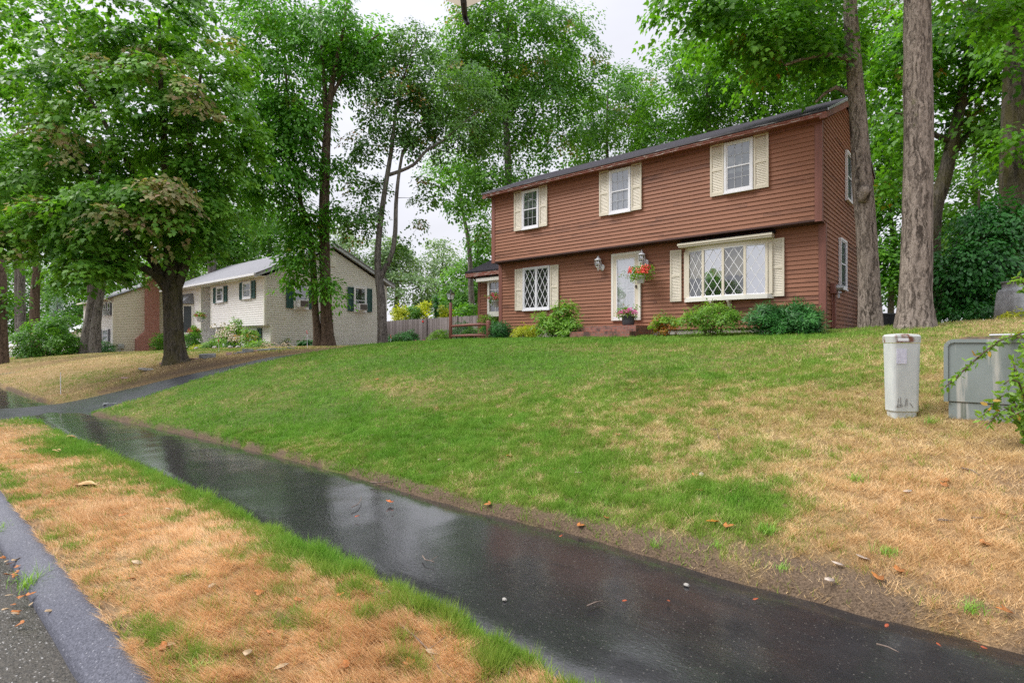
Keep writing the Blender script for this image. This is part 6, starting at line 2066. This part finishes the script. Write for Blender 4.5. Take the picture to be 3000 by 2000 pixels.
# ---- leaves and twigs lying about: one of each kind, then copies
def fallen_leaf(name, label, group, kind, size, col, seed, curl=.5):
    r = np.random.default_rng(seed)
    L = LEAF[kind]
    n = len(L)
    co = [(0, .45 * size, .012)] + [(u * size, v * size, .012 + curl * size * (u * u * 1.2 + .25 * (v - .5) ** 2) + r.uniform(-.002, .004)) for u, v in L]
    me = bpy.data.meshes.new(name)
    me.from_pydata([tuple(c) for c in co], [], [(0, i + 1, (i + 1) % n + 1) for i in range(n)])
    m = mat(label.split()[0] + '_' + group.split()[0] + '_leaf', col, tuple(c * .62 for c in col), .5, 40)
    m.node_tree.nodes['Principled BSDF'].inputs['Specular IOR Level'].default_value = .3
    o = link_mesh(name, me, m, None, True)
    sm = o.modifiers.new('thick', 'SOLIDIFY')
    sm.thickness = .0025
    tag(o, label, 'leaf', group)
    return o
def place(o, px, py, rz, s=1.0, z=None, tilt=None):
    """lay a thing where the photograph shows it on the ground"""
    d = 1604 * 1.6 / max(py - 1004, 30)
    for _ in range(30):
        p = at(px, py, d)
        g = (Hs(p.x, p.y) if z is None else z)
        d2 = 1604 * (CAMZ - g) / max(py - 1004, 30)
        d = .6 * d + .4 * d2
    p = at(px, py, d)
    o.location = (p.x, p.y, (Hs(p.x, p.y) if z is None else z) + .012)
    o.rotation_euler = (random.uniform(-.3, .3), random.uniform(-.3, .3), rz)
    o.scale = (s, s, s)
kinds = {
 'orange': fallen_leaf('fallen_leaf', 'orange leaf fallen on the dry verge', 'orange leaves on the dry verge', 'maple', .07, (.46, .17, .05), 1),
 'tan': fallen_leaf('fallen_leaf', 'pale tan leaf lying in the verge grass', 'pale leaves on the verge', 'oval', .08, (.46, .33, .20), 2),
 'red': fallen_leaf('fallen_leaf', 'small red leaf scrap on the wet footpath', 'red leaf scraps on the footpath', 'oval', .045, (.45, .10, .04), 3),
 'lawn': fallen_leaf('fallen_leaf', 'orange brown leaf fallen on the sloping lawn', 'brown leaves on the lawn', 'maple', .075, (.45, .17, .045), 4),
 'pale': fallen_leaf('fallen_leaf', 'whitish curled leaf fallen on the lawn', 'whitish leaves on the lawn', 'oval', .09, (.50, .41, .34), 5),
}
spots = {
 'orange': [(205, 1543), (290, 1525), (375, 1705), (495, 1900), (768, 1740), (988, 1755), (792, 1864), (1205, 1960), (505, 1960), (160, 1470), (300, 1850), (880, 1770), (640, 1860), (1028, 1955), (350, 1520)],
 'tan': [(480, 1900), (562, 1690), (1315, 1900), (730, 1915), (850, 1955), (1145, 1920), (240, 1530), (610, 1730), (1245, 1915), (420, 1660), (1060, 1800), (375, 1440), (505, 1500), (80, 1320)],
 'red': [(1040, 1520), (2222, 1760), (1148, 1501), (1838, 1765), (1960, 1770), (2740, 1890), (2870, 1890), (2600, 1835), (2890, 1908), (1640, 1580), (1720, 1530)],
 'lawn': [(1482, 1340), (1812, 1280), (2060, 1445), (2120, 1550), (2780, 1415), (2940, 1515), (2760, 1430), (1620, 1380), (1780, 1525), (1690, 1545), (2635, 1685), (2865, 1592), (2960, 1805), (1110, 1115), (1850, 1200), (2580, 1710), (1440, 1480), (2030, 1400)],
 'pale': [(2440, 1707), (920, 1253), (1097, 1277), (1706, 1390), (2670, 1445), (1292, 1348), (2760, 1530), (2505, 1633), (2055, 1390), (2470, 1665), (1870, 1012), (680, 1208)],
}
for k, o in kinds.items():
    for i, (px, py) in enumerate(spots[k]):
        c = o if i == 0 else o.copy()
        if i: C.objects.link(c)
        place(c, px, py, random.uniform(0, 6.28), random.uniform(.7, 1.15), z=(.008 if k == 'red' else None))
big = fallen_leaf('fallen_leaf', 'large pale green maple leaf at the footpath edge', 'green leaf by the footpath', 'maple', .125, (.30, .38, .20), 6, .3)
del big['group']
place(big, 1187, 1722, 2.2)
big = fallen_leaf('fallen_leaf', 'bright orange maple leaf on the wet footpath', 'orange leaf on path', 'maple', .085, (.70, .17, .04), 7, .4)
del big['group']
place(big, 1142, 1478, 1.0, z=.01)
big = fallen_leaf('fallen_leaf', 'large bright orange oak leaf in the green patch by the bank', 'orange leaf by bank', 'maple', .10, (.72, .24, .03), 8, .5)
del big['group']
place(big, 2105, 1537, 2.4)
dl = mat('dry_leaf', (.52, .34, .15), (.40, .22, .08), .6, 30)
for j, (px, py, L, lab) in enumerate(((265, 1432, .30, 'large curled dry leaf clump on the verge nearest the street'), (282, 1312, .20, 'curled brown leaf heap at the footpath edge'), (203, 1284, .14, 'small brown leaf heap at the far end of the verge'), (172, 1325, .12, 'little dry leaf standing in the green verge'))):
    o = thing('dry_leaf_clump', lab, 'leaf', (0, 0, 0))
    place(o, px, py, .6)
    o.rotation_euler = (0, 0, YAW + .35)
    rr_ = random.Random(700 + j)
    for k in range(5 if j < 2 else 3):
        q = MB()
        a = rr_.uniform(-.5, .5)
        x0, y0 = rr_.uniform(-.3, .3) * L, rr_.uniform(-.15, .15) * L
        for i in range(6):
            t0, t1 = i / 6, (i + 1) / 6
            w_ = lambda t: .16 * L * math.sin(math.pi * min(1, t * 1.05 + .06)) + .004
            zz = lambda t: .015 + .12 * L * math.sin(3 * t + k)
            px0, px1 = x0 + (t0 - .5) * L * .8, x0 + (t1 - .5) * L * .8
            q.add([(px0, y0 - w_(t0), zz(t0) + .03 * L), (px1, y0 - w_(t1), zz(t1) + .03 * L), (px1, y0, zz(t1)), (px0, y0, zz(t0)), (px1, y0 + w_(t1), zz(t1) + .05 * L), (px0, y0 + w_(t0), zz(t0) + .05 * L)], [(0, 1, 2, 3), (3, 2, 4, 5)])
        q.v = [(x * math.cos(a) - y * math.sin(a), x * math.sin(a) + y * math.cos(a), z) for x, y, z in q.v]
        q.build('curled_leaf', dl, o, True, world=False)
twm = mat('twig_bark', (.10, .07, .055), (.20, .15, .12), .7, 20)
def twig(label, pts, r_, z=None, fork=None):
    ws = []
    for px, py in pts:
        d = 1604 * 1.6 / (py - 1004)
        for _ in range(30):
            p = at(px, py, d)
            d = .6 * d + .4 * 1604 * (CAMZ - (Hs(p.x, p.y) if z is None else z)) / (py - 1004)
        p = at(px, py, d)
        ws.append((p.x, p.y, (Hs(p.x, p.y) if z is None else z) + r_ + .012))
    o = thing('twig', label, 'twig', ws[0])
    q = MB()
    q.tube(ws, [r_ * (1 - .5 * i / (len(ws) - 1)) for i in range(len(ws))], 6)
    if fork:
        a = Vector(ws[len(ws) // 2])
        q.tube([tuple(a), tuple(a + Vector((fork[0], fork[1], .03)))], [r_ * .6, r_ * .3], 5)
    q.build('stick', twm, o, True)
twig('long forked twig lying on the dry verge at the bottom', [(1165, 1830), (1215, 1870), (1255, 1910), (1290, 1970), (1340, 1999)], .005, fork=(.02, .1))
twig('twig in the verge grass below the large maple leaf', [(1110, 1747), (1150, 1735), (1185, 1728), (1196, 1700)], .005)
twig('curved dark twig on the wet footpath', [(1030, 1490), (1048, 1482), (1057, 1470), (1059, 1458)], .005, .012)
twig('thin forked twig in the middle of the wet footpath', [(1238, 1633), (1246, 1645), (1262, 1648), (1273, 1652)], .005, .012, (.03, .04))
twig('straight pale twig on the wet footpath', [(1720, 1781), (1745, 1770), (1767, 1766)], .005, .012)
twig('thin twig on the footpath at the lower right', [(2566, 1893), (2600, 1902), (2632, 1918)], .005, .012)
twig('dark stick along the far footpath edge', [(1086, 1418), (1110, 1418), (1150, 1414), (1165, 1414)], .007, .012)
twig('pale twig at the grass edge of the footpath', [(797, 1563), (830, 1574), (892, 1580)], .005)
twig('arched dark twig at the verge corner by the footpath', [(1490, 1985), (1500, 1945), (1535, 1915), (1570, 1908), (1580, 1930)], .005)
twig('pale broken stick in the dry lawn on the right', [(2748, 1530), (2770, 1531), (2795, 1531)], .008)
twig('grey curved stick in the dry lawn below the transformer box', [(2818, 1377), (2845, 1383), (2870, 1398)], .008)
twig('dark little stick in the dry lawn', [(2845, 1523), (2880, 1524)], .008)
twig('forked twig on the far lawn', [(2080, 1262), (2100, 1262), (2106, 1290)], .007, fork=(.05, -.1))
twig('small cut branch stub at the lawn edge below the hemlock', [(2832, 945), (2845, 937)], .03, Hs(.2, 13.5)) if False else None

# pebbles on the wet walk and verge
for i, (px, py, s, m, lab) in enumerate(((2010, 1715, .020, WHST, 'pale chip of stone near the bank on the footpath'), (1478, 1757, .016, WHST, 'pale chip in the middle of the footpath'), (697, 1556, .024, WHST, 'pale pebble on the verge left of the footpath'), (1028, 1650, .018, PINKST, 'small brown pebble on the verge edge'))):
    d = 1604 * 1.6 / (py - 1004)
    p = at(px, py, d)
    rock('pebble', lab, p.x, p.y, s, s * .8, s * .6, m, 800 + i)
    bpy.data.objects['pebble' if i == 0 else 'pebble.%03d' % i].location.z = max(Hs(p.x, p.y), 0) + s * .4

# weed tufts at the kerb and in the lawn
def tuft(label, px, py, n, L, m, seed, z=None, spread=.03):
    d = 1604 * 1.6 / (py - 1004)
    for _ in range(30):
        p = at(px, py, d)
        d = .6 * d + .4 * 1604 * (CAMZ - (Hs(p.x, p.y) if z is None else z)) / (py - 1004)
    p = at(px, py, d)
    z0 = (Hs(p.x, p.y) if z is None else z)
    r = np.random.default_rng(seed)
    o = thing('grass_tuft', label, 'grass tuft', (p.x, p.y, z0))
    q = MB()
    for k in range(n):
        a = r.random() * 6.283
        l = L * r.uniform(.5, 1.1)
        e = r.uniform(.3, 1.15)
        x, y = r.normal(0, spread, 2)
        w_ = r.uniform(.0018, .0036)
        c_, s_ = math.cos(a), math.sin(a)
        q.val = r.random()
        pt = lambda t, sg: (x + c_ * l * t * math.sin(e * (0.4 + .8 * t)) - s_ * w_ * sg * (1 - t * .9), y + s_ * l * t * math.sin(e * (.4 + .8 * t)) + c_ * w_ * sg * (1 - t * .9), l * t * math.cos(e * (.4 + .8 * t)))
        vs = [pt(0, 1), pt(0, -1), pt(.35, -1), pt(.35, 1), pt(.7, -1), pt(.7, 1), pt(1, 0)]
        q.add(vs, [(0, 1, 2, 3), (3, 2, 4, 5), (5, 4, 6)])
    q.build('blades', m, o, world=False)
TG = leaf_mat('tuft_green', (0.07, 0.16, 0.015), (0.22, 0.36, 0.07), (.5, .4, .2), .3)
TG.node_tree.nodes  # uses face value v
tuft('grass tuft growing out of the kerb joint', 95, 1715, 90, .17, TG, 1, -.10, .05)
tuft('smaller grass tuft at the kerb near the left edge', 8, 1560, 50, .15, TG, 2, -.10, .04)
for i, (px, py, n, L, lab) in enumerate(((1925, 1600, 40, .10, 'star shaped weed tuft in the bank above the footpath'), (2100, 1600, 40, .09, 'small weed tuft in the bare bank'), (2245, 1560, 130, .12, 'fine blue green grass clump on the bank'), (2510, 1410, 60, .12, 'bright green tuft in the dry lawn'), (2600, 1625, 70, .10, 'dark green tuft near the dry bank'), (2850, 1790, 60, .10, 'green tuft low in the dry lawn'), (2725, 1240, 50, .14, 'tall grass tuft before the utility boxes'), (1560, 1450, 50, .10, 'bright weed tuft above the footpath edge'), (580, 1960, 80, .07, 'green tuft in the dry verge at the bottom left'), (2290, 1665, 40, .07, 'leafy weed at the foot of the bank'), (1780, 1480, 40, .10, 'spiky tuft above the worn bank'), (1210, 1390, 50, .09, 'broad weed clump beside the footpath'))):
    tuft(lab, px, py, n, L, TG, 20 + i)
# leaf litter caught at the kerb
lit = []
for i in range(26):
    k = ('orange', 'tan')[i % 2]
    c = kinds[k].copy()
    C.objects.link(c)
    c['label'] = 'orange leaf caught at the kerb in the gutter' if k == 'orange' else 'pale leaf caught at the kerb in the gutter'
    c['group'] = 'leaves caught in the gutter'
    x = random.choice([random.gauss(-4.75, .16), random.gauss(-5.5, .25)])
    y = random.uniform(.52, .70)
    c.location = (x, y, -.10 + .01 * (i % 4))
    c.rotation_euler = (random.uniform(-.4, .4), random.uniform(-.4, .4), random.uniform(0, 6.28))
    s = random.uniform(.45, .9)
    c.scale = (s, s, s)

# ---- umbrella held overhead: only a rim corner shows at the top
fw = Vector((-SY, CY, 0))
rt = Vector((CY, SY, 0))
uc = Vector((0, 0, CAMZ)) - fw * .13 - rt * .052
um = thing('umbrella', 'cream umbrella edge with a dark rib tip hanging into view from above', 'umbrella', tuple(uc + Vector((0, 0, .2))))
rimz, R_ = CAMZ + .3700, .735
q = MB()
nr = 8
ang0 = math.atan2(fw.y, fw.x)
ribs = []
for k in range(nr):
    a = ang0 + 2 * math.pi * k / nr
    pts = []
    for j in range(7):
        t = j / 6
        rr2 = R_ * math.sin(t * math.pi / 2 * .98) if False else R_ * t
        zz = rimz + .30 * (1 - t ** 2)
        pts.append(Vector((uc.x + rr2 * math.cos(a), uc.y + rr2 * math.sin(a), zz)))
    ribs.append(pts)
for k in range(nr):
    A, Bb = ribs[k], ribs[(k + 1) % nr]
    for j in range(6):
        cols = 4
        row0 = [A[j].lerp(Bb[j], i / cols) for i in range(cols + 1)]
        row1 = [A[j + 1].lerp(Bb[j + 1], i / cols) for i in range(cols + 1)]
        for rw, tj in ((row0, j / 6), (row1, (j + 1) / 6)):
            for i in range(1, cols):
                s_ = math.sin(math.pi * i / cols)
                rw[i] = rw[i] + Vector((0, 0, .03 * s_ * tj))
        for i in range(cols):
            q.quad(tuple(row0[i]), tuple(row0[i + 1]), tuple(row1[i + 1]), tuple(row1[i]))
fabric, nt, b = nodes('umbrella_fabric')
tr = N(nt, 'ShaderNodeBsdfTranslucent')
tr.inputs['Color'].default_value = rgba((.50, .44, .35))
b.inputs['Base Color'].default_value = rgba((.50, .45, .37))
ms = N(nt, 'ShaderNodeMixShader')
ms.inputs['Fac'].default_value = .55
nt.links.new(b.outputs[0], ms.inputs[1])
nt.links.new(tr.outputs[0], ms.inputs[2])
nt.links.new(ms.outputs[0], nt.nodes['Material Output'].inputs['Surface'])
q.build('canopy', fabric, um)
for k in range(nr):
    q = MB()
    pts = [p_ + Vector((0, 0, -.004)) for p_ in ribs[k]]
    q.tube(pts, .0022, 6)
    tip = pts[-1]
    dr_ = Vector((math.cos(ang0 + 2 * math.pi * k / nr), math.sin(ang0 + 2 * math.pi * k / nr), 0))
    q.tube([tip - dr_ * .02, tip + Vector((0, 0, -.006)) + dr_ * .001, tip + Vector((0, 0, -.0135)) - rt * -.003, tip + Vector((0, 0, -.0145)) - rt * -.003], [.0035, .0032, .0027, .001], 8)
    q.build('rib', M['black'], um)
q = MB()
q.tube([(uc.x, uc.y, rimz + .34), (uc.x, uc.y, CAMZ - .45)], .006, 8)
q.build('shaft', M['steel'], um)
q = MB()
q.tube([(uc.x, uc.y, CAMZ - .45), (uc.x, uc.y, CAMZ - .58)], .014, 10)
q.build('handle', M['black'], um)

# ---- trees across the street (seen only mirrored in the panes)
for i, (x, y, s) in enumerate(((-20, -36, .95), (-31, -40, 1.15), (-41, -35, 1.0), (-52, -40, 1.15), (-9, -41, 1.1), (2, -36, .95), (12, -38, 1.05))):
    src = bpy.data.objects['shade_tree']
    c = dup(src, (x, y, .0), 1.0 + i * 2.1, 'leafy tree mirrored in the house windows from across the street', (s * .55, s * .55, s * .42))
    c['group'] = 'trees across the street'
